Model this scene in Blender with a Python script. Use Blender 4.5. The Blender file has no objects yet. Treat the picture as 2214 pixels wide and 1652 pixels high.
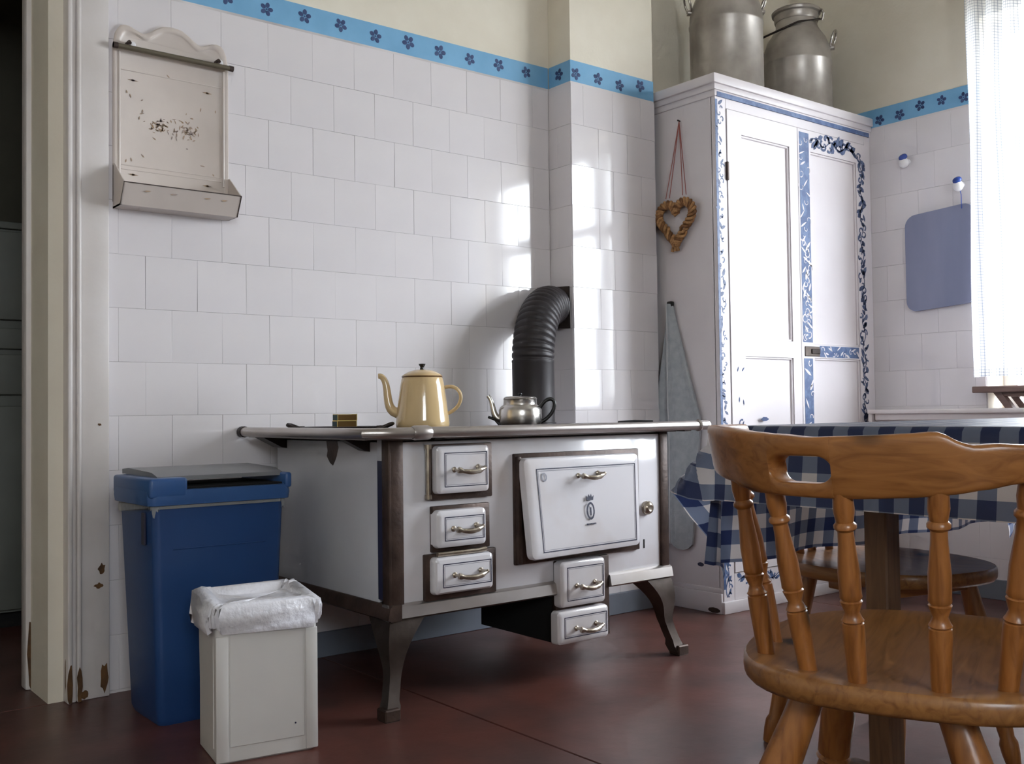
import bpy, bmesh, math, random
from mathutils import Vector, Matrix
import numpy as np
random.seed(7)
SC = bpy.context.scene
COL = SC.collection
R = math.radians

def lin(r, g, b):
    f = lambda c: (c/255)/12.92 if c/255 <= .04045 else (((c/255)+.055)/1.055)**2.4
    return (f(r), f(g), f(b), 1)

# ------------------------------------------------------------------ camera
W, H, FPX = 2214, 1652, 2208.85
CAM_H = .755
yaw, pitch, roll = R(38.288), R(1.6785), R(-.7376)
fw = Vector((math.sin(yaw)*math.cos(pitch), math.cos(yaw)*math.cos(pitch), math.sin(pitch)))
r0 = Vector((math.cos(yaw), -math.sin(yaw), 0)); u0 = r0.cross(fw)
rt = math.cos(roll)*r0 + math.sin(roll)*u0
up = -math.sin(roll)*r0 + math.cos(roll)*u0
cd = bpy.data.cameras.new('camera'); cam = bpy.data.objects.new('camera', cd); COL.objects.link(cam)
m3 = Matrix((rt, up, -fw)).transposed()
cam.matrix_world = Matrix.Translation((0, 0, CAM_H)) @ m3.to_4x4()
cd.sensor_fit = 'HORIZONTAL'; cd.sensor_width = 36; cd.lens = 36*FPX/W; cd.clip_start = .05
SC.camera = cam

# ------------------------------------------------------------------ sky, portals, exposure
EXPO = 0.0
SKY = 27.5
world = bpy.data.worlds.new('overcast_sky'); SC.world = world; world.use_nodes = True
bg = world.node_tree.nodes['Background']
bg.inputs[0].default_value = (.86, .93, 1.0, 1); bg.inputs[1].default_value = SKY
vs = SC.view_settings
vs.view_transform = 'Standard'; vs.look = 'None'; vs.gamma = 1; vs.exposure = EXPO; vs.use_curve_mapping = False
SC.cycles.use_denoising = True
SC.cycles.max_bounces = 7; SC.cycles.diffuse_bounces = 5; SC.cycles.glossy_bounces = 3; SC.cycles.transparent_max_bounces = 8
SC.cycles.use_adaptive_sampling = True; SC.cycles.adaptive_threshold = .1; SC.cycles.adaptive_min_samples = 16
SC.cycles.caustics_reflective = False; SC.cycles.caustics_refractive = False
SC.cycles.sample_clamp_indirect = 8

def portal(loc, rot, sx, sy):
    l = bpy.data.lights.new('window_portal', 'AREA'); l.shape = 'RECTANGLE'; l.size = sx; l.size_y = sy
    l.cycles.is_portal = True
    o = bpy.data.objects.new('window_portal', l); COL.objects.link(o); o.location = loc; o.rotation_euler = rot

# room numbers (metres): x along the stove wall, y towards it, z up
YB, XR, XL, YR, ZC = 2.9, 3.97, -1.7, -2.7, 2.95
WY0, WY1, WZ0, WZ1 = .40, 2.0, .745, 2.30          # window in the right wall
RX0, RX1, RZ0, RZ1 = -1.6, -.15, 1.65, 2.70         # added unseen window in the rear wall, sized for fill light
portal((XR+.26, (WY0+WY1)/2, (WZ0+WZ1)/2), (0, R(90), 0), WZ1-WZ0, WY1-WY0)
portal(((RX0+RX1)/2, YR-.26, (RZ0+RZ1)/2), (R(90), 0, 0), RX1-RX0, RZ1-RZ0)

# ------------------------------------------------------------------ materials
def mat(name, col, rough=.5, metal=0, col2=None, scale=6, bump=0, bscale=60, spec=.5, detail=4, lo=.35, hi=.65,
        stretch=(1, 1, 1), coat=0, rand=0, rvar=0):
    m = bpy.data.materials.new(name); m.use_nodes = True
    nt = m.node_tree; b = nt.nodes['Principled BSDF']
    b.inputs['Base Color'].default_value = lin(*col); b.inputs['Roughness'].default_value = rough
    b.inputs['Metallic'].default_value = metal; b.inputs['Specular IOR Level'].default_value = spec
    b.inputs['Coat Weight'].default_value = coat; b.inputs['Coat Roughness'].default_value = .08
    tc = nt.nodes.new('ShaderNodeTexCoord'); mp = nt.nodes.new('ShaderNodeMapping')
    mp.inputs['Scale'].default_value = stretch
    nt.links.new(tc.outputs['Object'], mp.inputs[0])
    if col2 is None: col2 = tuple(c*.93 for c in col)
    n = nt.nodes.new('ShaderNodeTexNoise'); n.inputs['Scale'].default_value = scale; n.inputs['Detail'].default_value = detail
    nt.links.new(mp.outputs[0], n.inputs['Vector'])
    mr = nt.nodes.new('ShaderNodeMapRange'); mr.inputs[1].default_value = lo; mr.inputs[2].default_value = hi
    nt.links.new(n.outputs[0], mr.inputs[0])
    mx = nt.nodes.new('ShaderNodeMix'); mx.data_type = 'RGBA'
    mx.inputs[6].default_value = lin(*col); mx.inputs[7].default_value = lin(*col2)
    nt.links.new(mr.outputs[0], mx.inputs[0])
    out = mx.outputs[2]
    if rand:
        oi = nt.nodes.new('ShaderNodeObjectInfo'); hs = nt.nodes.new('ShaderNodeHueSaturation')
        mm = nt.nodes.new('ShaderNodeMapRange'); mm.inputs[3].default_value = 1-rand; mm.inputs[4].default_value = 1+rand
        nt.links.new(oi.outputs['Random'], mm.inputs[0]); nt.links.new(mm.outputs[0], hs.inputs['Value'])
        nt.links.new(out, hs.inputs['Color']); out = hs.outputs[0]
    nt.links.new(out, b.inputs['Base Color'])
    if rvar:
        m2 = nt.nodes.new('ShaderNodeMapRange'); m2.inputs[3].default_value = rough-rvar; m2.inputs[4].default_value = rough+rvar
        nt.links.new(n.outputs[0], m2.inputs[0]); nt.links.new(m2.outputs[0], b.inputs['Roughness'])
    if bump:
        n2 = nt.nodes.new('ShaderNodeTexNoise'); n2.inputs['Scale'].default_value = bscale; n2.inputs['Detail'].default_value = 3
        nt.links.new(mp.outputs[0], n2.inputs['Vector'])
        bp = nt.nodes.new('ShaderNodeBump'); bp.inputs['Strength'].default_value = bump; bp.inputs['Distance'].default_value = .01
        nt.links.new(n2.outputs[0], bp.inputs['Height']); nt.links.new(bp.outputs[0], b.inputs['Normal'])
    return m

def wood(name, c1, c2, axis='z', rough=.35, knots=True, coat=.25):
    m = bpy.data.materials.new(name); m.use_nodes = True
    nt = m.node_tree; b = nt.nodes['Principled BSDF']; b.inputs['Roughness'].default_value = rough
    b.inputs['Coat Weight'].default_value = coat; b.inputs['Coat Roughness'].default_value = .2
    tc = nt.nodes.new('ShaderNodeTexCoord'); mp = nt.nodes.new('ShaderNodeMapping')
    s = {'x': (1.2, 14, 14), 'y': (14, 1.2, 14), 'z': (14, 14, 1.2)}[axis]
    mp.inputs['Scale'].default_value = s
    nt.links.new(tc.outputs['Object'], mp.inputs[0])
    n = nt.nodes.new('ShaderNodeTexNoise'); n.inputs['Scale'].default_value = 5; n.inputs['Detail'].default_value = 6
    n.inputs['Distortion'].default_value = 1.2
    nt.links.new(mp.outputs[0], n.inputs['Vector'])
    cr = nt.nodes.new('ShaderNodeValToRGB')
    cr.color_ramp.elements[0].position = .3; cr.color_ramp.elements[0].color = lin(*c2)
    cr.color_ramp.elements[1].position = .68; cr.color_ramp.elements[1].color = lin(*c1)
    e = cr.color_ramp.elements.new(.5); e.color = lin(*[(a*.7+d*.3) for a, d in zip(c1, c2)])
    nt.links.new(n.outputs[0], cr.inputs[0])
    out = cr.outputs[0]
    if knots:
        v = nt.nodes.new('ShaderNodeTexVoronoi'); v.inputs['Scale'].default_value = 1.0
        mp2 = nt.nodes.new('ShaderNodeMapping')
        mp2.inputs['Scale'].default_value = {'x': (6, 9, 9), 'y': (9, 6, 9), 'z': (9, 9, 6)}[axis]
        nt.links.new(tc.outputs['Object'], mp2.inputs[0]); nt.links.new(mp2.outputs[0], v.inputs['Vector'])
        k = nt.nodes.new('ShaderNodeMapRange'); k.inputs[1].default_value = .07; k.inputs[2].default_value = .17
        k.inputs[3].default_value = 1; k.inputs[4].default_value = 0
        nt.links.new(v.outputs['Distance'], k.inputs[0])
        mx = nt.nodes.new('ShaderNodeMix'); mx.data_type = 'RGBA'
        mx.inputs[7].default_value = lin(*[c*.45 for c in c2])
        nt.links.new(k.outputs[0], mx.inputs[0]); nt.links.new(out, mx.inputs[6]); out = mx.outputs[2]
    nt.links.new(out, b.inputs['Base Color'])
    bp = nt.nodes.new('ShaderNodeBump'); bp.inputs['Strength'].default_value = .08; bp.inputs['Distance'].default_value = .005
    nt.links.new(n.outputs[0], bp.inputs['Height']); nt.links.new(bp.outputs[0], b.inputs['Normal'])
    return m

def sheet_mat(name, kind):
    """tablecloth gingham / sheer checked curtain, patterned along the cloth's own UV (metres)"""
    m = bpy.data.materials.new(name); m.use_nodes = True
    nt = m.node_tree; b = nt.nodes['Principled BSDF']; out = nt.nodes['Material Output']
    uv = nt.nodes.new('ShaderNodeUVMap'); sp = nt.nodes.new('ShaderNodeSeparateXYZ')
    nt.links.new(uv.outputs[0], sp.inputs[0])
    per, duty = (.060, .5) if kind == 'gingham' else (.011, .22)
    def stripe(o):
        d = nt.nodes.new('ShaderNodeMath'); d.operation = 'DIVIDE'; d.inputs[1].default_value = per
        f = nt.nodes.new('ShaderNodeMath'); f.operation = 'FRACT'
        l = nt.nodes.new('ShaderNodeMath'); l.operation = 'LESS_THAN'; l.inputs[1].default_value = duty
        nt.links.new(o, d.inputs[0]); nt.links.new(d.outputs[0], f.inputs[0]); nt.links.new(f.outputs[0], l.inputs[0])
        return l.outputs[0]
    a, c = stripe(sp.outputs[0]), stripe(sp.outputs[1])
    s = nt.nodes.new('ShaderNodeMath'); s.operation = 'ADD'; nt.links.new(a, s.inputs[0]); nt.links.new(c, s.inputs[1])
    h = nt.nodes.new('ShaderNodeMath'); h.operation = 'MULTIPLY'; h.inputs[1].default_value = .5
    nt.links.new(s.outputs[0], h.inputs[0])
    cr = nt.nodes.new('ShaderNodeValToRGB'); cr.color_ramp.interpolation = 'CONSTANT'
    cols = [(226, 220, 220), (122, 132, 156), (48, 60, 100)] if kind == 'gingham' else [(246, 246, 248), (168, 172, 180), (132, 138, 150)]
    cr.color_ramp.elements[0].position = 0; cr.color_ramp.elements[0].color = lin(*cols[0])
    cr.color_ramp.elements[1].position = .8; cr.color_ramp.elements[1].color = lin(*cols[2])
    e = cr.color_ramp.elements.new(.3); e.color = lin(*cols[1])
    nt.links.new(h.outputs[0], cr.inputs[0]); nt.links.new(cr.outputs[0], b.inputs['Base Color'])
    b.inputs['Roughness'].default_value = .3 if kind == 'gingham' else .9
    tr = nt.nodes.new('ShaderNodeBsdfTranslucent'); nt.links.new(cr.outputs[0], tr.inputs[0])
    mx = nt.nodes.new('ShaderNodeMixShader'); mx.inputs[0].default_value = .45 if kind == 'gingham' else .6
    nt.links.new(b.outputs[0], mx.inputs[1]); nt.links.new(tr.outputs[0], mx.inputs[2])
    last = mx.outputs[0]
    if kind != 'gingham':
        tp = nt.nodes.new('ShaderNodeBsdfTransparent'); m2 = nt.nodes.new('ShaderNodeMixShader')
        op = nt.nodes.new('ShaderNodeMapRange'); op.inputs[3].default_value = .62; op.inputs[4].default_value = .97
        nt.links.new(h.outputs[0], op.inputs[0]); nt.links.new(op.outputs[0], m2.inputs[0])
        nt.links.new(tp.outputs[0], m2.inputs[1]); nt.links.new(last, m2.inputs[2]); last = m2.outputs[0]
    nt.links.new(last, out.inputs[0])
    return m

def glass_mat():
    m = bpy.data.materials.new('window_glass'); m.use_nodes = True
    nt = m.node_tree; out = nt.nodes['Material Output']; nt.nodes.remove(nt.nodes['Principled BSDF'])
    t = nt.nodes.new('ShaderNodeBsdfTransparent'); g = nt.nodes.new('ShaderNodeBsdfGlossy'); g.inputs['Roughness'].default_value = .02
    x = nt.nodes.new('ShaderNodeMixShader'); x.inputs[0].default_value = .04
    nt.links.new(t.outputs[0], x.inputs[1]); nt.links.new(g.outputs[0], x.inputs[2])
    nt.links.new(x.outputs[0], out.inputs[0]); return m

def bag_mat(name, col, mixv):
    m = mat(name, col, .3, bump=.5, bscale=45)
    nt = m.node_tree; b = nt.nodes['Principled BSDF']; out = nt.nodes['Material Output']
    t = nt.nodes.new('ShaderNodeBsdfTransparent'); x = nt.nodes.new('ShaderNodeMixShader'); x.inputs[0].default_value = mixv
    nt.links.new(t.outputs[0], x.inputs[1]); nt.links.new(b.outputs[0], x.inputs[2]); nt.links.new(x.outputs[0], out.inputs[0])
    return m

M = dict(
    plaster=mat('cream_plaster', (228, 221, 206), .85, col2=(222, 214, 198), bump=.06, bscale=90),
    ceilp=mat('ceiling_plaster', (235, 232, 225), .9),
    grout=mat('tile_grout', (214, 209, 210), .9, col2=(158, 150, 150), scale=2.2, detail=6, lo=.46, hi=.74),
    tile=mat('white_glazed_tile', (222, 217, 219), .07, col2=(216, 211, 214), scale=3, bump=.012, bscale=14, rand=.012, spec=.55),
    band=mat('pale_blue_band', (122, 176, 214), .5, col2=(112, 166, 205), scale=9),
    navy=mat('navy_stencil', (40, 58, 104), .6, col2=(60, 80, 122), scale=40),
    floor=mat('oxblood_floor', (96, 56, 48), .36, col2=(78, 52, 47), scale=4, bump=.05, bscale=30, detail=8, rvar=.12),
    joint=mat('floor_joint', (40, 30, 26), .9),
    skirt=mat('blue_grey_skirting', (116, 122, 134), .5),
    casing=mat('worn_white_paint', (212, 206, 204), .42, col2=(203, 196, 192), scale=5, bump=.03, bscale=40),
    rot=mat('bare_rotten_wood', (104, 72, 40), .85, col2=(70, 48, 28), scale=30),
    white=mat('white_gloss_paint', (232, 226, 226), .35, col2=(228, 220, 220), scale=3),
    enamel=mat('white_enamel', (217, 214, 218), .12, col2=(196, 184, 178), scale=3.2, lo=.52, hi=.78, coat=.2),
    enamels=mat('grey_white_enamel', (196, 197, 202), .15, col2=(188, 188, 194), scale=4),
    line=mat('navy_line', (38, 40, 66), .4),
    linegrey=mat('grey_line', (140, 140, 152), .4),
    iron=mat('dark_cast_iron', (58, 48, 44), .45, .6, col2=(44, 36, 33), scale=20, bump=.1, bscale=120),
    rust=mat('rusty_brown_iron', (80, 63, 55), .45, .45, col2=(58, 44, 38), scale=18, bump=.1, bscale=80),
    soot_gap=mat('soot_and_gap_black', (16, 14, 14), .9),
    steel=mat('polished_steel', (186, 180, 178), .30, .82, col2=(172, 164, 158), scale=5),
    legm=mat('worn_iron_leg', (96, 86, 80), .38, .6, col2=(66, 56, 50), scale=9, bump=.05, bscale=60),
    nickel=mat('dull_nickel', (194, 184, 170), .28, .9, col2=(160, 148, 132), scale=30),
    topplate=mat('steel_cooktop', (150, 142, 136), .38, .8, col2=(110, 102, 98), scale=8),
    pipe=mat('black_stovepipe_paint', (44, 38, 40), .48, .2, col2=(36, 31, 33), scale=12),
    black=mat('black_bakelite', (20, 18, 18), .35),
    cream=mat('cream_enamel', (214, 186, 142), .12, col2=(206, 178, 132), scale=3, coat=.3),
    brownrim=mat('brown_enamel_rim', (110, 78, 44), .3),
    alu=mat('brushed_aluminium', (206, 202, 198), .26, 1, col2=(188, 184, 180), scale=10),
    can=mat('dull_tin', (186, 180, 174), .38, .62, col2=(152, 145, 139), scale=7, bump=.05, bscale=18, rvar=.08),
    yellow=mat('yellow_matchbox_card', (226, 200, 120), .7),
    mbrown=mat('matchbox_tray_card', (112, 84, 36), .8),
    teal=mat('matchbox_striker', (64, 84, 86), .8),
    holder=mat('aged_cream_enamel', (206, 195, 188), .35, col2=(196, 185, 178), scale=5),
    holderprint=mat('faded_flower_print', (152, 138, 134), .6, col2=(164, 136, 104), scale=60),
    holderedge=mat('chipped_dark_edge', (62, 46, 40), .6),
    bronze=mat('dull_bronze_rod', (116, 108, 92), .45, .5),
    bluep=mat('blue_bin_plastic', (36, 70, 122), .38, col2=(32, 62, 110), scale=3, bump=.02, bscale=200),
    bluelid=mat('mid_blue_plastic', (54, 92, 146), .36, col2=(48, 84, 136), scale=4),
    greylid=mat('grey_lid_plastic', (122, 124, 128), .35),
    bag=bag_mat('clear_bin_bag', (190, 190, 185), .45),
    wbag=bag_mat('white_bin_bag', (236, 234, 240), .9),
    wbin=mat('white_bin_plastic', (208, 205, 202), .42, col2=(200, 197, 194), scale=3),
    cabw=mat('cabinet_white_paint', (218, 212, 215), .4, col2=(212, 205, 208), scale=3, bump=.015, bscale=50),
    cabblue=mat('cabinet_blue_paint', (66, 86, 126), .5, col2=(92, 112, 150), scale=35, lo=.4, hi=.6),
    cabnavy=mat('cabinet_navy_paint', (62, 76, 112), .5, col2=(84, 98, 130), scale=45, lo=.4, hi=.6),
    straw=mat('plaited_straw', (184, 140, 92), .75, col2=(138, 96, 58), scale=70, bump=.2, bscale=300),
    straw2=mat('dark_plaited_straw', (142, 98, 58), .8, col2=(104, 68, 38), scale=70, bump=.2, bscale=300),
    ribbon=mat('faded_red_ribbon', (156, 84, 76), .7),
    towel=mat('grey_blue_towel', (172, 176, 180), .95, col2=(158, 163, 168), scale=40, bump=.3, bscale=500),
    towelw=mat('white_towel_edge', (205, 206, 208), .95),
    board=mat('slate_blue_board', (134, 138, 164), .55, col2=(120, 125, 152), scale=6, stretch=(1, 1, .1)),
    porc=mat('white_porcelain', (236, 234, 236), .12),
    porcb=mat('cobalt_porcelain', (40, 70, 150), .12),
    stoolw=wood('stool_brown_wood', (120, 96, 88), (92, 72, 66), 'y', .45, False, 0),
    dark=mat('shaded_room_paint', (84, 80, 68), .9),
    cupb=mat('grey_green_cupboard_paint', (106, 108, 101), .6),
    wframe=mat('window_frame_paint', (236, 234, 232), .4),
    ext=mat('outdoor_paving', (150, 148, 140), .9),
    glass=glass_mat(),
    gingham=sheet_mat('blue_gingham_oilcloth', 'gingham'), sheer=sheet_mat('sheer_checked_curtain', 'sheer'),
    pinex=wood('pine_x', (164, 110, 60), (126, 79, 38), 'y'), pinez=wood('pine_z', (166, 108, 56), (126, 76, 35), 'z'),
    pines=wood('pine_seat', (158, 110, 62), (120, 78, 42), 'x'),
    tablew=wood('table_wood', (112, 80, 54), (84, 58, 40), 'z', .5, False, 0),
)

# ------------------------------------------------------------------ mesh helpers
class MB:
    def __init__(s): s.v, s.f, s.uv = [], [], None
    def add(s, vs, fs):
        o = len(s.v); s.v += [tuple(p) for p in vs]; s.f += [tuple(i+o for i in f) for f in fs]; return s
    def box(s, x0, x1, y0, y1, z0, z1):
        return s.add([(x0,y0,z0),(x1,y0,z0),(x1,y1,z0),(x0,y1,z0),(x0,y0,z1),(x1,y0,z1),(x1,y1,z1),(x0,y1,z1)],
                     [(3,2,1,0),(4,5,6,7),(0,1,5,4),(1,2,6,5),(2,3,7,6),(3,0,4,7)])
    def rbox(s, x0, x1, y0, y1, z0, z1, r=.004, seg=2):
        b = bmesh.new(); bmesh.ops.create_cube(b, size=1)
        for v in b.verts: v.co = Vector((x0+(v.co.x+.5)*(x1-x0), y0+(v.co.y+.5)*(y1-y0), z0+(v.co.z+.5)*(z1-z0)))
        bmesh.ops.bevel(b, geom=b.edges[:], offset=r, segments=seg, affect='EDGES', profile=.5)
        b.verts.index_update()
        s.add([v.co for v in b.verts], [[v.index for v in f.verts] for f in b.faces]); b.free(); return s
    def loft(s, loops, cap=True, closed=True, ring=False):
        n = len(loops[0]); o = len(s.v)
        for l in loops: s.v += [tuple(p) for p in l]
        k = len(loops)
        for i in range(k if ring else k-1):
            a, b = o+i*n, o+((i+1) % k)*n
            for j in range(n if closed else n-1):
                j2 = (j+1) % n
                s.f.append((a+j, a+j2, b+j2, b+j))
        if cap and not ring:
            s.f.append(tuple(o+j for j in range(n))[::-1]); s.f.append(tuple(o+(k-1)*n+j for j in range(n)))
        return s
    def tube(s, path, rad, n=10, ring=False, cap=True, flat=1):
        P = [Vector(p) for p in path]; k = len(P)
        rr = rad if isinstance(rad, (list, tuple)) else [rad]*k
        loops = []; nrm = None
        for i in range(k):
            if ring: t = P[(i+1) % k]-P[i-1]
            else: t = P[min(i+1, k-1)]-P[max(i-1, 0)]
            t.normalize()
            if nrm is None:
                a = Vector((0, 0, 1)) if abs(t.z) < .9 else Vector((1, 0, 0))
                nrm = (a-t*a.dot(t)).normalized()
            else:
                nrm = nrm-t*nrm.dot(t)
                nrm.normalize()
            bn = t.cross(nrm)
            loops.append([P[i]+(nrm*math.cos(q)*flat+bn*math.sin(q))*rr[i] for q in [2*math.pi*j/n for j in range(n)]])
        return s.loft(loops, cap, True, ring)
    def lathe(s, prof, c=(0, 0, 0), n=28, axis=None):
        """prof: (radius, height) pairs along axis (default +z) from c"""
        ax = Vector(axis).normalized() if axis else Vector((0, 0, 1))
        a = Vector((1, 0, 0)) if abs(ax.x) < .9 else Vector((0, 1, 0))
        e1 = (a-ax*a.dot(ax)).normalized(); e2 = ax.cross(e1); c = Vector(c)
        loops = [[c+ax*h+(e1*math.cos(2*math.pi*j/n)+e2*math.sin(2*math.pi*j/n))*max(r, 1e-4) for j in range(n)] for r, h in prof]
        return s.loft(loops)
    def prism(s, pts, d0, d1, plane='xz'):
        def P(p, d): return (p[0], d, p[1]) if plane == 'xz' else ((d, p[0], p[1]) if plane == 'yz' else (p[0], p[1], d))
        n = len(pts)
        return s.add([P(p, d0) for p in pts]+[P(p, d1) for p in pts],
                     [tuple(range(n)), tuple(range(n, 2*n))[::-1]]+[(i, i+n, (i+1) % n+n, (i+1) % n) for i in range(n)])
    def mesh(s, name, m, smooth=35, off=(0, 0, 0), recalc=True):
        me = bpy.data.meshes.new(name)
        me.from_pydata([(a-off[0], b-off[1], c-off[2]) for a, b, c in s.v], [], s.f)
        if recalc:
            b = bmesh.new(); b.from_mesh(me); bmesh.ops.recalc_face_normals(b, faces=b.faces); b.to_mesh(me); b.free()
        if s.uv is not None:
            l = me.uv_layers.new(name='UVMap')
            for lp in me.loops: l.data[lp.index].uv = s.uv[lp.vertex_index]
        if smooth:
            me.polygons.foreach_set('use_smooth', [True]*len(me.polygons)); me.set_sharp_from_angle(angle=R(smooth))
        me.materials.append(M[m] if isinstance(m, str) else m)
        return me
    def build(s, name, m, parent=None, smooth=35, world=True, recalc=True):
        off = (0, 0, 0)
        if parent is not None and world:
            p = parent
            while p.parent: p = p.parent
            off = tuple(p.location)
        o = bpy.data.objects.new(name, s.mesh(name, m, smooth, off, recalc)); COL.objects.link(o)
        if parent is not None: o.parent = parent
        return o

def tag(o, label=None, cat=None, group=None, kind=None):
    if label: o['label'] = label
    if cat: o['category'] = cat
    if group: o['group'] = group
    if kind: o['kind'] = kind
    return o
def thing(name, label, cat, loc=(0, 0, 0), rz=0, group=None):
    o = bpy.data.objects.new(name, None); COL.objects.link(o); o.location = loc; o.rotation_euler = (0, 0, rz)
    o.empty_display_size = .05
    return tag(o, label, cat, group)
def struct(o, label=None): return tag(o, label, kind='structure')
def copy_tree(o, parent=None):
    c = o.copy(); COL.objects.link(c); c.parent = parent
    for ch in list(o.children): copy_tree(ch, c)
    return c
def rrect(x0, x1, z0, z1, r, n=4):
    pts = []
    for cx, cz, a0 in ((x1-r, z1-r, 0), (x0+r, z1-r, 90), (x0+r, z0+r, 180), (x1-r, z0+r, 270)):
        for k in range(n+1):
            a = R(a0+90*k/n); pts.append((cx+r*math.cos(a), cz+r*math.sin(a)))
    return pts

# ================================================================== STRUCTURE
TP, TT = .15, .006
tile_me = None
def tile_mesh():
    b = bmesh.new(); bmesh.ops.create_cube(b, size=1)
    w = TP-.0005
    for v in b.verts: v.co = Vector((v.co.x*w, (v.co.y)*TT, v.co.z*w))
    fe = [e for e in b.edges if all(v.co.y < 0 for v in e.verts)]
    bmesh.ops.bevel(b, geom=fe, offset=.0005, segments=1, affect='EDGES')
    for f in [f for f in b.faces if f.normal.y > .9]: b.faces.remove(f)
    me = bpy.data.meshes.new('tile'); b.to_mesh(me); b.free()
    me.materials.append(M['tile']); return me
tile_me = tile_mesh()

def tiles(parent, a0, a1, z0, z1, phase, place, rot, zbase=.008, skip=None):
    """rows of square tiles in half bond; place(a,z) -> world centre; phase: joint position of even rows"""
    row = 0; z = zbase
    while z < z1-.004:
        t0, t1 = max(z, z0), min(z+TP, z1)
        if t1-t0 > .012:
            st = phase+(TP/2 if row % 2 else 0)
            k = math.floor((a0-st)/TP); a = st+k*TP
            while a < a1-.002:
                b0, b1 = max(a, a0), min(a+TP, a1)
                if b1-b0 > .008 and not (skip and skip((b0+b1)/2, (t0+t1)/2)):
                    o = bpy.data.objects.new('tile', tile_me); COL.objects.link(o); o.parent = parent
                    o.location = place((b0+b1)/2, (t0+t1)/2)
                    o.rotation_euler = (R(random.gauss(0, .22)), 0, rot+R(random.gauss(0, .22)))
                    o.scale = ((b1-b0)/TP, 1, (t1-t0)/TP)
                a += TP
        z += TP; row += 1

flower_me = None
def flower_mesh():
    mb = MB()
    for k in range(5):
        a = R(90+72*k); c = (.0185*math.cos(a), .0185*math.sin(a)); pts = []
        for j in range(10):
            q = 2*math.pi*j/10; u, w = .0120*math.cos(q), .0095*math.sin(q)
            pts.append((c[0]+u*math.cos(a)-w*math.sin(a), c[1]+u*math.sin(a)+w*math.cos(a)))
        mb.prism(pts, -.0004, .0004)
    mb.prism([(.0045*math.cos(R(60*j)), .0045*math.sin(R(60*j))) for j in range(6)], -.0004, .0004)
    return mb.mesh('flower', 'navy', 0)
flower_me = flower_mesh()
def flowers(parent, spots, rot):
    for p in spots:
        o = bpy.data.objects.new('flower', flower_me); COL.objects.link(o); o.parent = parent
        o.location = p; o.rotation_euler = (0, R(random.uniform(-36, 36)), rot)
        s = random.uniform(.70, .82); o.scale = (s, 1, s)

BZ0, BZ1 = 1.966, 2.045                                  # blue band
# floor -------------------------------------------------------------
floor = struct(MB().box(XL-.2, XR+.3, YR-.3, 5.2, -.12, -.006).build('floor', 'joint'), 'oxblood red concrete floor in large slabs')
xs = [XL-.2, -.4, 1.508, 3.4, XR+.05]; ys = [YR-.1, -.9, 1.0, 2.9, 5.1]
for i in range(4):
    for j in range(4):
        MB().rbox(xs[i]+.002, xs[i+1]-.002, ys[j]+.002 if j else ys[j], ys[j+1]-(.002 if j not in (1,) else .0005), -.03, 0, .0015, 1).build('slab', 'floor', floor, world=False)

# stove wall with the doorway ---------------------------------------
DX0, DX1, DZ = -.28, .715, 2.35
mb = MB()
mb.box(XL-.2, DX0, YB, YB+.22, 0, ZC); mb.box(DX0, DX1, YB, YB+.22, DZ, ZC); mb.box(DX1, XR+.3, YB, YB+.22, 0, ZC)
wall_back = struct(mb.build('wall_back', 'plaster', smooth=0), 'cream plaster wall behind the stove, white tiles below a blue stencilled band')
MB().box(.865, 2.477, YB-.0045, YB, 0, BZ0).build('grout', 'grout', wall_back, 0)
tiles(wall_back, .867, 2.471, 0, BZ0-.001, .896, lambda a, z: (a, YB-.0045, z), 0)
band = MB().box(.865, 2.477, YB-.004, YB, BZ0, BZ1).build('blue_band', 'band', wall_back, 0)
flowers(band, [(1.215+.1285*k, YB-.0046, 2.006+random.uniform(-.005, .005)) for k in range(-2, 10)], 0)
# chimney breast ----------------------------------------------------
CX0, CX1, CY = 2.477, 2.915, 2.77
chim = struct(MB().box(CX0+.006, CX1, CY+.006, YB-.001, 0, ZC).build('wall_chimney', 'plaster', smooth=0), 'chimney breast with glossy white tiles beside the painted cabinet')
MB().box(CX0+.0015, CX1, CY+.0015, YB-.006, 0, BZ0).build('grout', 'grout', chim, 0)
tiles(chim, CX0, CX1, 0, BZ0-.001, CX0+.06, lambda a, z: (a, CY+.0015, z), 0)
tiles(chim, CY+.004, YB-.006, 0, BZ0-.001, CY, lambda a, z: (CX0+.0015, a, z), R(-90))
band2 = MB().box(CX0+.002, CX1, CY+.002, YB-.006, BZ0, BZ1).build('blue_band', 'band', chim, 0)
flowers(band2, [(2.505+.112*k, CY+.0012, 2.003+(.012 if k == 3 else random.uniform(-.008, .004))) for k in range(4)], 0)
flowers(band2, [(CX0+.0012, 2.835, 2.005)], R(-90))
# right wall with window --------------------------------------------
mb = MB(); T = .26
mb.box(XR, XR+T, WY1, YB+.22, 0, ZC); mb.box(XR, XR+T, YR-.26, WY0, 0, ZC)
mb.box(XR, XR+T, WY0, WY1, 0, WZ0); mb.box(XR, XR+T, WY0, WY1, WZ1, ZC)
wall_right = struct(mb.build('wall_right', 'plaster', smooth=0), 'cream wall with white tiles, blue band and the bright window')
MB().box(XR-.0045, XR, WY1, YB-.001, 0, BZ0).build('grout', 'grout', wall_right, 0)
MB().box(XR-.0045, XR, .6, WY1, 0, WZ0-.02).build('grout', 'grout', wall_right, 0)
tiles(wall_right, WY1+.003, 2.495, 0, BZ0-.001, 2.42, lambda a, z: (XR-.0045, a, z), R(-90))
tiles(wall_right, .9, WY1+.003, 0, WZ0-.02, 2.42, lambda a, z: (XR-.0045, a, z), R(-90))
band3 = MB().box(XR-.004, XR, WY1, YB-.002, BZ0, BZ1).build('blue_band', 'band', wall_right, 0)
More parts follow.
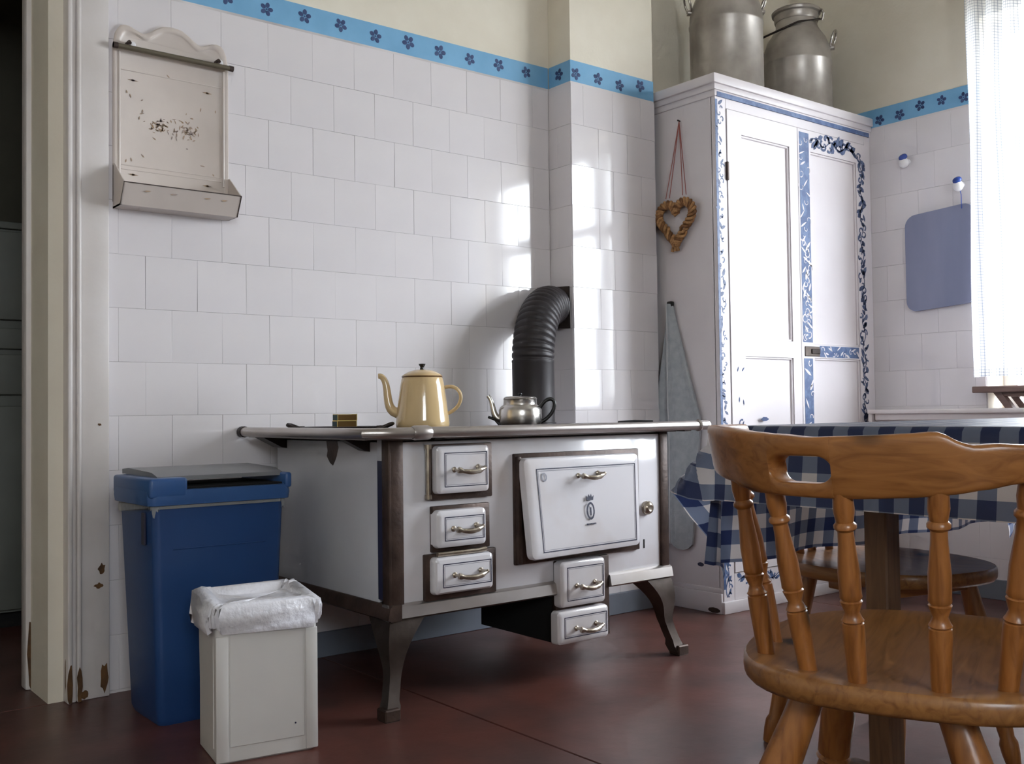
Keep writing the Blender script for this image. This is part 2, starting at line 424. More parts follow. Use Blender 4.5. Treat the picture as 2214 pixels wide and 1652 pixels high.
flowers(band3, [(XR-.0046, 2.065+.094*k, 2.005+random.uniform(-.014, .014)) for k in range(7)], R(-90))
# other walls, ceiling, outdoors ------------------------------------
struct(MB().box(XL-.22, XL, YR-.26, YB+.22, 0, ZC).build('wall_left', 'plaster', smooth=0), 'cream wall on the doorway side')
mb = MB()
mb.box(XL, RX0, YR-.26, YR, 0, ZC); mb.box(RX1, XR, YR-.26, YR, 0, ZC); mb.box(RX0, RX1, YR-.26, YR, 0, RZ0); mb.box(RX0, RX1, YR-.26, YR, RZ1, ZC)
struct(mb.build('wall_rear', 'plaster', smooth=0), 'cream wall behind the viewer with an added fill-light window')
struct(MB().box(XL-.22, XR+T, YR-.26, 5.2, ZC, ZC+.1).build('ceiling', 'ceilp', smooth=0), 'white ceiling of the kitchen')
struct(MB().box(-14, 18, -16, 14, -.7, -.6).build('ground_outside', 'ext', smooth=0), 'pale paving outside the window')
# far room through the doorway --------------------------------------
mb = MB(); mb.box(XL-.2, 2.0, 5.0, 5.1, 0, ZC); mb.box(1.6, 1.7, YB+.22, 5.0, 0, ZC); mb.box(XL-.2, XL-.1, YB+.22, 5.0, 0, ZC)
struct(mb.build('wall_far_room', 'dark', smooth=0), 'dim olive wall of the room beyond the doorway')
# baseboards --------------------------------------------------------
for n, a in (('baseboard_back', (1.2, CX0, YB-.020, YB-.010, 0, .078)), ('baseboard_chimney', (CX0-.006, CX1, CY-.018, CY-.0045, 0, .078)),
             ('baseboard_right', (XR-.020, XR-.010, -1.0, 2.48, 0, .078))):
    struct(MB().rbox(*a, .002, 1).build(n, 'skirt'), 'blue grey painted skirting along the floor')
# door casing -------------------------------------------------------
def notched(x0, x1, y0, y1, z1, seed):
    rnd = random.Random(seed); mb = MB(); n = 9; top = []
    pts = [(x0, z1), (x1, z1)] + [(x1-(x1-x0)*k/n, max(0, rnd.uniform(-.02, .012))) for k in range(n+1)]
    return mb.prism(pts, y0, y1)
trim1 = struct(MB().rbox(.7545, .800, YB-.014, YB+.235, 0, ZC-.3, .003).build('trim_1', 'casing'), 'worn white painted door frame at the doorway edge')
MB().rbox(.701, .757, YB+.180, YB+.232, 0, ZC-.3, .006, 2).build('door_stop', 'casing', trim1)
MB().rbox(.7535, .766, YB-.044, YB+.02, .0, ZC-.3, .004, 3).build('moulding', 'casing', trim1)
MB().rbox(.764, .778, YB-.034, YB+.02, .0, ZC-.3, .004, 3).build('moulding', 'casing', trim1)
MB().rbox(.778, .790, YB-.042, YB+.02, .0, ZC-.3, .005, 3).build('moulding', 'casing', trim1)
MB().rbox(.792, .866, YB-.026, YB+.02, .0, ZC-.3, .003).build('board', 'casing', trim1)
for k, (x, y, z, w, h, ax) in enumerate([(.715, YB+.1792, .10, .010, .24, 'f'), (.735, YB+.1792, .03, .022, .07, 'f'), (.7535, YB+.16, .10, .012, .12, 's'), (.7535, YB-.02, .07, .006, .10, 's'),
                                     (.760, YB-.0448, .05, .008, .15, 'f'), (.784, YB-.0428, .04, .008, .10, 'f'), (.800, YB-.0268, .015, .010, .03, 'f'), (.852, YB-.0268, .05, .014, .10, 'f'),
                                     (.845, YB-.0268, .345, .010, .035, 'f'), (.838, YB-.0268, .30, .014, .018, 'f'), (.84, YB-.0268, .735, .005, .008, 'f'), (.730, YB+.1792, 1.0, .004, .02, 'f')]):
    rnd = random.Random(k); pts = []
    for j in range(12):
        a = 2*math.pi*j/12; q = rnd.uniform(.6, 1.1); pts.append((q*w*math.cos(a), z+q*h*.5*math.sin(a)))
    mb = MB()
    pts = [(p[0], max(p[1], .002)) for p in pts]
    if ax == 'f': mb.prism([(x+p[0], p[1]) for p in pts], y-.0004, y+.001)
    else: mb.prism([(y+p[0], p[1]) for p in pts], x-.0004, x+.001, 'yz')
    mb.build('bare_patch', 'rot', trim1, 0)
# windows -----------------------------------------------------------
def window(name, label, along, a0, a1, z0, z1, d, pos):
    """casement: outer frame, mullion, transom, glazing bars, one pane per light"""
    def bx(mb, p0, p1, q0, q1, t0, t1):
        return mb.box(t0, t1, p0, p1, q0, q1) if along == 'y' else mb.box(p0, p1, t0, t1, q0, q1)
    f = MB(); w = .055
    bx(f, a0, a0+w, z0, z1, d, d+pos*.07); bx(f, a1-w, a1, z0, z1, d, d+pos*.07)
    bx(f, a0+w, a1-w, z0, z0+w, d, d+pos*.07); bx(f, a0+w, a1-w, z1-w, z1, d, d+pos*.07)
    o = struct(f.build(name, 'wframe', smooth=0), label)
    am = (a0+a1)/2; zt = z0+(z1-z0)*.68
    bx(MB(), am-.045, am+.045, z0+w, z1-w, d-pos*.005, d+pos*.065).build('mullion', 'wframe', o, 0)
    for s0, s1 in ((a0+w, am-.045), (am+.045, a1-w)):
        bx(MB(), s0, s1, zt-.03, zt+.03, d, d+pos*.06).build('transom', 'wframe', o, 0)
        for q0, q1 in ((z0+w, zt-.03), (zt+.03, z1-w)):
            bx(MB(), s0, s1, q0, q1, d+pos*.03, d+pos*.034).build('pane', 'glass', o, 0)
    return o
window('window_1', 'white casement window, blown out by daylight', 'y', WY0, WY1, WZ0, WZ1, XR+.13, 1)
window('window_fill', 'added unseen casement window behind the viewer, for fill light', 'x', RX0, RX1, RZ0, RZ1, YR-.13, -1)  # added out of view to let in fill light

# ================================================================== STOVE
SY = 2.21                                               # front plane
stove = thing('kitchen_stove', 'white enamelled wood-burning kitchen stove on curved iron legs', 'stove', (1.85, 2.5, 0))
MB().box(1.36, 2.342, 2.224, 2.85, .248, .69).build('firebox', 'iron', stove)
MB().rbox(1.384, 2.322, SY, 2.226, .268, .682, .003).build('front_panel', 'enamel', stove)
side = MB().rbox(1.346, 1.362, 2.262, 2.846, .268, .682, .003).build('side_panel', 'enamels', stove)
MB().rbox(2.338, 2.352, 2.262, 2.846, .268, .682, .003).build('side_panel', 'enamels', stove)
rnd = random.Random(4)
pts = [(2.475, .682), (2.535, .682), (2.528, .655), (2.533, .64), (2.515, .622), (2.498, .615), (2.488, .626), (2.478, .64), (2.467, .665)]
MB().prism(pts, 1.3453, 1.3465, 'yz').build('chip', 'rust', side, 0)
MB().rbox(1.3455, 1.386, 2.203, 2.224, .27, .69, .003).build('corner_strip', 'rust', stove)
MB().rbox(1.342, 1.352, 2.203, 2.238, .27, .69, .003).build('corner_strip', 'rust', stove)
MB().rbox(2.320, 2.3535, 2.203, 2.224, .27, .69, .003).build('corner_strip', 'rust', stove)
MB().box(1.3445, 1.362, 2.238, 2.262, .285, .635).build('edge_strip', 'line', stove)
MB().box(1.3445, 1.362, 2.238, 2.262, .635, .69).build('edge_strip', 'enamels', stove)
# bottom trim, mitred bright steel angle
def trim_prof(x0, x1):
    return MB().loft([[(x, 2.206, .276), (x, 2.196, .270), (x, 2.190, .242), (x, 2.20, .236), (x, 2.23, .238), (x, 2.23, .276)] for x in (x0, x1)])
trim_prof(1.336, 1.884).build('bottom_trim', 'steel', stove); trim_prof(2.092, 2.356).build('bottom_trim', 'steel', stove)
MB().loft([[(1.342, y, .276), (1.336, y, .270), (1.330, y, .242), (1.34, y, .236), (1.37, y, .238), (1.37, y, .276)] for y in (2.19, 2.85)]).build('bottom_trim', 'rust', stove)
# cooktop and rail
MB().rbox(1.335, 2.365, 2.172, 2.868, .688, .703, .003).build('top_plate', 'topplate', stove)
for cx, cy in ((1.62, 2.45), (1.95, 2.45)):
    MB().lathe([(.14, .7035), (.14, .7055), (.134, .706), (.128, .7045), (.09, .7045), (.088, .706), (.03, .706), (.028, .7045), (0, .7045)], (cx, cy, 0), 40).build('hob_ring', 'iron', stove)
RX, RY, RZ = 1.252, 2.150, .706
rail = MB().tube([(RX, 2.872, RZ), (RX, 2.6, RZ), (RX, 2.26, RZ), (RX+.012, 2.185, RZ), (RX+.05, RY+.012, RZ), (RX+.10, RY, RZ), (1.9, RY, RZ), (2.44, RY, RZ)], .0142, 16).build('rail', 'steel', stove)
MB().tube([(2.44, RY, RZ), (2.48, RY, RZ)], .0155, 16).build('rail_end', 'steel', stove)
MB().tube([(2.43, RY, RZ), (2.436, RY, RZ), (2.442, RY, RZ)], [.0165, .019, .0165], 16).build('rail_collar', 'steel', stove)
MB().tube([(1.378, RY, RZ), (1.385, RY, RZ), (1.425, RY, RZ), (1.432, RY, RZ)], [.0155, .0185, .0185, .0155], 16).build('rail_collar', 'steel', stove)
MB().tube([(RX, 2.865, RZ), (RX, 2.886, RZ)], .0165, 14).build('rail_cap', 'iron', stove)
for x0, x1, y0, y1 in ((RX+.004, 1.36, 2.78, 2.84), (RX+.004, 1.36, 2.3, 2.33)):
    MB().prism([(x0, .698), (x1, .698), (x1, .655), (x1-.03, .660)], y0, y1).build('rail_bracket', 'iron', stove)
for x in (1.45, 2.38):
    MB().box(x, x+.03, RY+.005, 2.2, .688, .70).build('rail_bracket', 'iron', stove)
MB().box(1.262, 1.345, 2.18, 2.86, .690, .700).build('side_shelf', 'topplate', stove)

def adj(x, z, Y): k = Y/SY; return x*k, CAM_H+(z-CAM_H)*k
def pillow(x0, x1, z0, z1, yb, d, inset, r=.012, warp=None):
    mb = MB(); L = []
    for i, dd in ((0, 0), (0, .55), (.12, .82), (.45, .97), (1, 1)):
        k = inset*i
        L.append([(p[0], yb-d*dd, p[1]) for p in rrect(x0+k, x1-k, z0+k, z1-k, max(.003, r-k*.6))])
    mb.loft(L)
    if warp: mb.v = [(a, b+warp(a, c), c) for a, b, c in mb.v]
    return mb
def rect_line(x0, x1, z0, z1, y, t, warp=None):
    mb = MB()
    for a in ((x0, x1, z1-t, z1), (x0, x1, z0, z0+t), (x0, x0+t, z0+t, z1-t), (x1-t, x1, z0+t, z1-t)):
        mb.box(a[0], a[1], y-.0005, y, a[2], a[3])
    if warp: mb.v = [(a, b+warp(a, c), c) for a, b, c in mb.v]
    return mb
def bar_handle(xc, zc, y, ln, parent, droop=0):
    path, rad = [], []
    for k in range(15):
        t = k/14; x = xc-ln/2+ln*t; out = .024+.008*math.sin(math.pi*t)
        path.append((x, y-out, zc-droop*math.sin(math.pi*t)*.008+.004*t))
        rad.append(.0052+.0020*math.sin(math.pi*t)**2+(.0030 if k in (0, 1) else 0)+(.0014 if k in (10, 11) else 0))
    h = MB().tube(path, rad, 10).build('handle', 'nickel', parent)
    for s in (0, 14):
        p = path[s]
        MB().lathe([(.0075, 0), (.0075, .003), (.004, .006), (.004, .03)], (p[0]+(.004 if s == 0 else -.006), y, p[2]), 12, (0, -1, 0)).build('handle_post', 'nickel', parent)
    return h
def small_door(name, x0, x1, z0, z1, frame, hl, hz, yb=2.205, d=.030, line=True):
    if frame:
        fx0, fx1, fz0, fz1 = frame
        MB().rbox(fx0, fx1, 2.196, 2.212, fz0, fz1, .003).build('door_frame', 'rust', stove)
    Yf = yb-d
    a0, b0 = adj(x0, z0, Yf+.012); a1, b1 = adj(x1, z1, Yf+.012)
    o = pillow(a0, a1, b0, b1, yb, d, .016).build(name, 'enamel', stove)
    xs0, xs1 = a0+.027, a1-.011
    rect_line(a0+.024, a1-.010, b0+.018, b1-.018, Yf, .0022).build('painted_line', 'line', o, 0)
    rect_line(a0+.029, a1-.015, b0+.023, b1-.023, Yf, .0009).build('painted_line', 'linegrey', o, 0)
    bar_handle((xs0+xs1)/2, b0+(b1-b0)*hz, Yf, hl*1.16, o, 1)
    return o
d1 = small_door('stoking_door', 1.484, 1.657, .543, .669, (1.466, 1.662, .530, .674), .074, .5)
MB().tube([(1.456, 2.196, .545), (1.456, 2.196, .665)], .0065, 10).build('hinge_pin', 'nickel', d1)
for z in (.540, .668): MB().lathe([(.009, -.006), (.009, .006)], (1.456, 2.196, z), 10).build('hinge_cap', 'nickel', d1)
small_door('air_door', 1.483, 1.645, .403, .502, (1.468, 1.652, .396, .514), .072, .5)
MB().tube([(1.472, 2.182, .392), (1.60, 2.182, .392), (1.627, 2.182, .394)], .0065, 10).build('damper_rod', 'nickel', stove)
small_door('ash_drawer', 1.476, 1.667, .283, .381, (1.445, 1.672, .273, .392), .080, .5, d=.034)
MB().rbox(1.885, 2.092, 2.200, 2.218, .10, .332, .003).build('door_frame', 'rust', stove)
MB().box(1.888, 2.088, 2.216, 2.56, .10, .25).build('ash_housing', 'soot_gap', stove)
small_door('soot_door', 1.902, 2.078, .196, .328, None, .068, .45)
small_door('soot_drawer', 1.889, 2.089, .092, .188, None, .074, .45)
# oven door: hangs slightly open at its lower hinge-side corner
OX0, OX1, OZ0, OZ1, OD = 1.738, 2.192, .340, .630, .026
def owarp(x, z): return -.036*max(0, (OX1+.05-x)/(OX1-OX0))*max(0, (OZ1-z)/(OZ1-OZ0))
MB().rbox(1.742, 2.222, 2.200, 2.213, .335, .640, .003).build('oven_frame', 'rust', stove)
MB().rbox(1.744, 1.760, 2.190, 2.203, .338, .632, .004).build('oven_frame', 'rust', stove)
oven = pillow(OX0+.012, OX1+.004, OZ0+.012, OZ1-.002, 2.197, OD, .026, .016, owarp).build('oven_door', 'enamel', stove)
OF = 2.197-OD
lx0, lx1, lz0, lz1 = OX0+.053, OX1-.016, OZ0+.030, OZ1-.032
rect_line(lx0, lx1, lz0, lz1, OF, .0028, owarp).build('painted_line', 'line', oven, 0)
rect_line(lx0+.006, lx1-.006, lz0+.006, lz1-.006, OF, .0009, owarp).build('painted_line', 'linegrey', oven, 0)
bar_handle(1.985, lz1-.026, OF-.003, .085, oven, 1)
ex, ez = 1.985, .462
mb = MB()                                               # crown, oval shield and a line of tiny lettering
mb.prism([(ex-.012, ez+.038), (ex+.012, ez+.038), (ex+.015, ez+.052), (ex+.008, ez+.046), (ex+.005, ez+.056), (ex, ez+.048), (ex-.005, ez+.056), (ex-.008, ez+.046), (ex-.015, ez+.052)], OF-.0005, OF)
mb.loft([[(ex+math.cos(a)*rx, y, ez+.008+math.sin(a)*rz) for a in [2*math.pi*k/20 for k in range(20)]] for rx, rz, y in ((.016, .025, OF), (.016, .025, OF-.0006), (.011, .019, OF-.0006), (.011, .019, OF))], ring=True)
mb.box(ex-.003, ex+.003, OF-.0005, OF, ez-.004, ez+.018)
for k in range(7): mb.box(ex-.019+k*.0057, ex-.0148+k*.0057, OF-.0005, OF, ez-.031, ez-.0265)
mb.v = [(a, b+owarp(a, c), c) for a, b, c in mb.v]
mb.build('maker_emblem', 'line', oven, 0)
mb = MB(); cx, cz = lx0+.026, lz1-.024
mb.loft([[(cx+math.cos(a)*rx, y, cz+math.sin(a)*rz) for a in [2*math.pi*k/20 for k in range(20)]] for rx, rz, y in ((.010, .012, OF), (.010, .012, OF-.0006), (.0065, .0085, OF-.0006), (.0065, .0085, OF))], ring=True)
mb.v = [(a, b+owarp(a, c), c) for a, b, c in mb.v]
mb.build('oval_mark', 'linegrey', oven, 0)
MB().lathe([(.021, 0), (.021, .008), (.017, .015), (.010, .019), (.006, .018), (0, .018)], (2.262, SY, .457), 24, (0, -1, 0)).build('oven_latch_knob', 'nickel', stove)
MB().prism(rrect(2.246, 2.252, .335, .362, .002, 2), SY-.0006, SY).build('keyhole', 'soot_gap', stove, 0)
def iron_leg(xo, yo, sx, sy):
    L = []
    for k in range(17):
        t = k/16; z = .242*(1-t)
        w = .032+.075*max(0, 1-t/.62)**1.6+(.006 if t > .86 else 0)
        out = -.004+.010*math.sin(math.pi*min(1, t/.55))-(.0 if t < .45 else -.036*((t-.45)/.55)**1.5)
        x0, y0 = xo-sx*out, yo-sy*out
        x1, y1 = x0+sx*w, y0+sy*w
        L.append([(x0, y0, z), (x1, y0, z), (x1, y1, z), (x0, y1, z)])
    return MB().loft(L)
for xo, yo, sx, sy in ((1.338, 2.198, 1, 1), (2.358, 2.198, -1, 1), (1.338, 2.862, 1, -1), (2.358, 2.862, -1, -1)):
    lg = iron_leg(xo, yo, sx, sy).build('leg', 'legm', stove, 50)
    fx, fy = xo-sx*.034, yo-sy*.034
    MB().rbox(min(fx, fx+sx*.044), max(fx, fx+sx*.044), min(fy, fy+sy*.044), max(fy, fy+sy*.044), 0, .030, .003, 1).build('foot', 'rust', lg)

# stovepipe into the wall ---------------------------------------------
pb = Vector((2.245, 2.725, 0)); pd = Vector((.85, .53, 0)).normalized(); PR = .073; BR = .215; zb = .925
pipe = thing('stovepipe', 'black stovepipe with a ribbed elbow rising from the stove into the wall', 'stovepipe', (pb.x, pb.y, .703))
MB().lathe([(.078, .7035), (.078, .716), (PR, .718), (PR, .80), (PR, zb), (PR+.0015, zb+.004)], (pb.x, pb.y, 0), 36).build('straight_pipe', 'pipe', pipe)
path, rad = [], []
for k in range(105):
    t = k/104; a = t*math.pi/2
    p = pb+pd*(BR*(1-math.cos(a)))+Vector((0, 0, zb+BR*math.sin(a)))
    ph = (t*15) % 1; w = math.exp(-((ph-.5)/.16)**2)
    path.append(p); rad.append(PR+.001-(.0055*w if .02 < t < .98 else 0))
e = pb+pd*(BR+.055)+Vector((0, 0, zb+BR))
MB().tube(path+[path[-1]+pd*.012], rad+[PR-.004], 32).build('ribbed_elbow', 'pipe', pipe, 60)
c0 = path[-1]
MB().tube([c0+pd*.005, c0+pd*.03], PR-.010, 32).build('flue_collar', 'rust', pipe)
pc = c0+pd*.012; sd = Vector((-pd.y, pd.x, 0)); q = []
mb = MB()
for s, h in ((-.068, -.082), (.066, -.082), (.066, .072), (-.068, .072)):
    q.append(pc+sd*s+Vector((0, 0, h)))
mb.add([*q, *[p+pd*.006 for p in q]], [(0, 1, 2, 3), (7, 6, 5, 4), (0, 4, 5, 1), (1, 5, 6, 2), (2, 6, 7, 3), (3, 7, 4, 0)])
mb.build('wall_plate', 'iron', pipe, 0)

# ================================================================== THINGS ON THE STOVE
def spout(mb, pts, rads): return mb.tube(pts, rads, 14)
def bez(p, n=14):
    P = [Vector(a) for a in p]; out = []
    for k in range(n+1):
        t = k/n; q = P[:]
        while len(q) > 1: q = [q[i].lerp(q[i+1], t) for i in range(len(q)-1)]
        out.append(q[0])
    return out
ax = Vector((math.cos(yaw), -math.sin(yaw), 0))           # spouts point along the picture plane
px_, py_, pz = 1.640, 2.50, .7065
pot = thing('coffee_pot', 'tall cream enamel coffee pot with black lid knob on the stove', 'coffee pot', (px_, py_, pz))
MB().lathe([(.070, 0), (.0765, .006), (.0785, .016), (.077, .03), (.071, .082), (.064, .130), (.060, .149), (.0575, .153), (.054, .153), (.054, .1), (.06, .02), (0, .012)], (px_, py_, pz), 40).build('body', 'cream', pot, 50)
lid = MB().lathe([(.0585, .153), (.0595, .155), (.0585, .1575), (.05, .164), (.036, .171), (.018, .175), (0, .1755)], (px_, py_, pz), 36).build('lid', 'cream', pot, 50)
MB().lathe([(.0592, .1525), (.0602, .1545), (.0592, .1565)], (px_, py_, pz), 36).build('rim', 'brownrim', lid, 50)
MB().lathe([(.007, .174), (.0055, .182), (.0095, .189), (.0105, .192), (0, .193)], (px_, py_, pz), 16).build('lid_knob', 'black', lid)
o = Vector((px_, py_, pz))
V3 = lambda a, z, b=0: o+ax*a+Vector((0, 0, z))+Vector((ax.y, -ax.x, 0))*b
sp = bez([V3(-.062, .05), V3(-.125, .045), V3(-.085, .13), V3(-.112, .162), V3(-.128, .158)], 16)
spout(MB(), sp, [.017-.0095*(k/16)**.7 for k in range(17)]).build('spout', 'cream', pot, 60)
MB().tube(bez([V3(.060, .120), V3(.098, .138), V3(.130, .11), V3(.120, .06), V3(.068, .045)], 18), [.0034]*19, 10, flat=1.5).build('handle', 'cream', pot, 60)

kx, ky = 1.985, 2.475
o = Vector((kx, ky, pz))
kettle = thing('aluminium_teapot', 'small aluminium teapot with black handle in front of the stovepipe', 'teapot', (kx, ky, pz))
MB().lathe([(.052, 0), (.061, .006), (.0655, .018), (.067, .034), (.0665, .054), (.062, .064), (.052, .071), (.0512, .086), (.053, .089), (.051, .091), (0, .091)], (kx, ky, pz), 36).build('body', 'alu', kettle, 40)
lid = MB().lathe([(.050, .0905), (.0505, .093), (.044, .096), (.02, .0975), (0, .098)], (kx, ky, pz), 30).build('lid', 'alu', kettle, 40)
MB().lathe([(.004, .0975), (.004, .100), (.007, .103), (.006, .106), (0, .107)], (kx, ky, pz), 14).build('lid_knob', 'black', lid)
spout(MB(), bez([V3(-.058, .026), V3(-.092, .026), V3(-.078, .078), V3(-.100, .100)], 14), [.0125-.0065*(k/14) for k in range(15)]).build('spout', 'alu', kettle, 60)
MB().tube(bez([V3(.060, .058), V3(.085, .108), V3(.128, .098), V3(.114, .04), V3(.064, .016)], 18), .0058, 10).build('handle', 'black', kettle, 60)
MB().tube([V3(-.100, .034), V3(-.078, .026), V3(-.066, .012), V3(-.064, .002)], [.004, .005, .005, .005], 8).build('trivet_foot', 'black', kettle, 60)

gx, gy = 1.425, 2.60
grid = thing('cast_iron_griddle', 'flat black cast-iron griddle with two loop handles, matchboxes on it', 'griddle', (gx, gy, pz))
L = [[(gx+ax.x*a-ax.y*b*1, gy+ax.y*a+ax.x*b, pz+z) for a, b in [(r*math.cos(2*math.pi*k/36), r*.8*math.sin(2*math.pi*k/36)) for k in range(36)]] for r, z in ((.085, .002), (.105, .006), (.112, .0125), (.108, .0135), (.100, .011), (.0, .0105))]
MB().loft(L).build('pan', 'iron', grid, 40)
o = Vector((gx, gy, pz))
for s in (-1, 1):
    MB().tube([V3(s*.108, .010, -.028), V3(s*.125, .010, -.03), V3(s*.146, .019, -.022), V3(s*.150, .020, 0), V3(s*.146, .019, .022), V3(s*.125, .010, .03), V3(s*.108, .010, .028)], .0052, 8).build('loop_handle', 'iron', grid, 60)
mz = pz+.0112
for i, (lb, dx) in enumerate((('lower of two stacked matchboxes on the griddle', 0), ('upper of two stacked matchboxes on the griddle', .0015))):
    c = V3(.012+dx, 0, 0); z0 = mz+i*.0187
    mbx = thing('matchbox', lb, 'matchbox', (c.x, c.y, z0), -.18, 'matchboxes on the griddle')
    s = MB(); w, l, h, t = .029, .022, .0185, .0014
    s.box(-w, w, -l, l, 0, t); s.box(-w, w, -l, l, h-t, h); s.box(-w, -w+t, -l, l, t, h-t); s.box(w-t, w, -l, l, t, h-t)
    s.build('sleeve', 'yellow', mbx, 0, False)
    MB().box(-w+t+.0003, w-t-.0003, -l+.0015, l-.001, t+.0002, h-t-.0003).build('tray', 'mbrown', mbx, 0, False)
    MB().box(-w-.0004, -w, -l+.001, l-.001, .002, h-.002).build('striker', 'teal', mbx, 0, False)
c = V3(-.022, -.0, 0)
plx, ply = 2.205, 2.40
plate = thing('stove_lid', 'flat black iron cover plate lying beside the teapot', 'stove lid', (plx, ply, pz))
L = [[(plx+.145*r*math.cos(2*math.pi*k/36), ply+.115*r*math.sin(2*math.pi*k/36), pz+z) for k in range(36)] for r, z in ((.96, 0), (1, .003), (1, .007), (.97, .009), (0, .0095))]
MB().loft(L).build('plate', 'soot_gap', plate, 40)
MB().tube([(plx+.10, ply-.03, pz+.009), (plx+.15, ply-.05, pz+.013), (plx+.21, ply-.075, pz+.011)], [.006, .005, .005], 8).build('lifting_tab', 'soot_gap', plate, 60)

# ================================================================== WALL RACK
hx0, hx1, hy = .880, 1.214, YB-.008
rack = thing('enamel_wall_rack', 'old cream enamel wall rack with scalloped top, rail and drip tray', 'wall rack', (1.05, hy, 1.33))
cxm = (hx0+hx1)/2; hw = (hx1-hx0)/2
SCAL = [(0, 1.874), (.10, 1.8725), (.18, 1.870), (.30, 1.858), (.39, 1.846), (.47, 1.8385), (.52, 1.838), (.60, 1.843), (.70, 1.8505), (.80, 1.8535), (.88, 1.849), (.94, 1.836), (.98, 1.815), (1, 1.79)]
def scal(u):                                             # scalloped top edge height over u in -1..1
    u = abs(u)
    for (a, b), (c, d) in zip(SCAL, SCAL[1:]):
        if u <= c: return b+(d-b)*(u-a)/(c-a)
    return SCAL[-1][1]
N = 48
def outline(ins):
    top = [(cxm+(hw-ins)*(-1+2*k/N), scal(-1+2*k/N)-ins*1.2) for k in range(N+1)]
    return [(hx0+ins, 1.352+ins)]+top+[(hx1-ins, 1.352+ins)]
back = MB().loft([[(p[0], y, p[1]) for p in outline(i)] for i, y in ((0, hy), (0, hy-.008), (.003, hy-.011), (.011, hy-.011), (.014, hy-.0085), (.017, hy-.006))]).build('back_plate', 'holder', rack, 40)
for z in (1.726, 1.458, 1.446):
    MB().rbox(hx0+.022, hx1-.022, hy-.0072, hy-.005, z-.0015, z+.0015, .0005, 1).build('ridge', 'holder', back, 0)
for x in (hx0+.016, hx1-.016):
    MB().tube([(x, hy-.010, 1.43), (x, hy-.010, 1.775)], .0035, 8).build('rib', 'holder', back)
MB().tube([(hx0-.006, hy-.030, 1.782), (hx1+.006, hy-.030, 1.782)], .0075, 12).build('towel_bar', 'bronze', rack)
for x in (hx0-.006, hx1-.006):
    MB().tube([(x, hy-.030, 1.782), (x+.012, hy-.030, 1.782)], .0085, 12).build('bar_end', 'holderedge', rack)
for x in (hx0+.038, hx1-.038):
    MB().tube([(x, hy-.002, 1.800), (x, hy-.030, 1.800), (x, hy-.036, 1.794)], .0045, 8).build('bar_hook', 'holderedge', rack)
    MB().lathe([(.009, 0), (.009, .002), (.006, .005), (0, .006)], (x+.016, hy-.006, 1.801), 14, (0, -1, 0)).build('screw', 'porc', rack)
ty, tb = 2.790, 2.822                                   # tray front: top edge, bottom edge
tray = MB()
tray.loft([[(x, tb, 1.333), (x, ty, 1.389), (x, ty+.003, 1.389), (x, tb+.004, 1.337), (x, hy-.004, 1.337), (x, hy-.004, 1.333)] for x in (hx0, hx1)])
tray.build('drip_tray', 'holder', rack, 0)
for x in (hx0, hx1-.003):
    MB().prism([(tb, 1.333), (ty, 1.389), (hy-.02, 1.455), (hy-.004, 1.455), (hy-.004, 1.333)], x, x+.003, 'yz').build('tray_end', 'holder', rack, 0)
MB().box(hx0, hx1, ty-.0012, ty+.0042, 1.388, 1.3905).build('worn_edge', 'holderedge', rack, 0)
MB().prism([(tb-.0012, 1.333), (ty-.0012, 1.389), (ty+.001, 1.389), (tb+.001, 1.333)], hx1-.0022, hx1+.0006, 'yz').build('worn_edge', 'holderedge', rack, 0)
rnd = random.Random(11); mb = MB()
def leaf(mb, x, z, a, l, w, y, d=.0005):
    pts = [(x+math.cos(a)*u*l-math.sin(a)*v*w, z+math.sin(a)*u*l+math.cos(a)*v*w) for u, v in ((-.5, 0), (-.2, .42), (.2, .36), (.5, 0), (.2, -.36), (-.2, -.42))]
    mb.prism(pts, y-d, y)
yp = hy-.0064
for cx_, cz_, n_ in ((1.005, 1.585, 60), (1.09, 1.580, 55)):
    for k in range(n_):
        a = rnd.uniform(0, 6.28); q = abs(rnd.gauss(0, .020)); leaf(mb, cx_+1.3*q*math.cos(a), cz_+.9*q*math.sin(a), rnd.uniform(0, 3.1), rnd.uniform(.006, .015), rnd.uniform(.002, .005), yp)
for x, z in ((.935, 1.70), (1.150, 1.703), (.935, 1.433), (1.150, 1.428)):
    leaf(mb, x, z, -.05, .030, .005, yp); leaf(mb, x, z, 0, .010, .008, yp)
for x, z in ((.918, 1.665), (.928, 1.655), (.96, 1.648), (1.175, 1.652), (1.13, 1.65), (.915, 1.47), (.93, 1.475), (.962, 1.49), (1.135, 1.485), (1.168, 1.462), (.96, 1.61), (1.035, 1.73)):
    leaf(mb, x, z, rnd.uniform(0, 3), rnd.uniform(.008, .016), .004, yp)
mb.build('flower_print', 'holderprint', back, 0)['kind'] = 'stuff'
mb = MB()
for x in (.945, 1.02, 1.115, 1.165): leaf(mb, x, 1.372, .1, .022, .005, ty+.0094, .0010)
mb.build('front_print', 'holderprint', rack, 0)['kind'] = 'stuff'

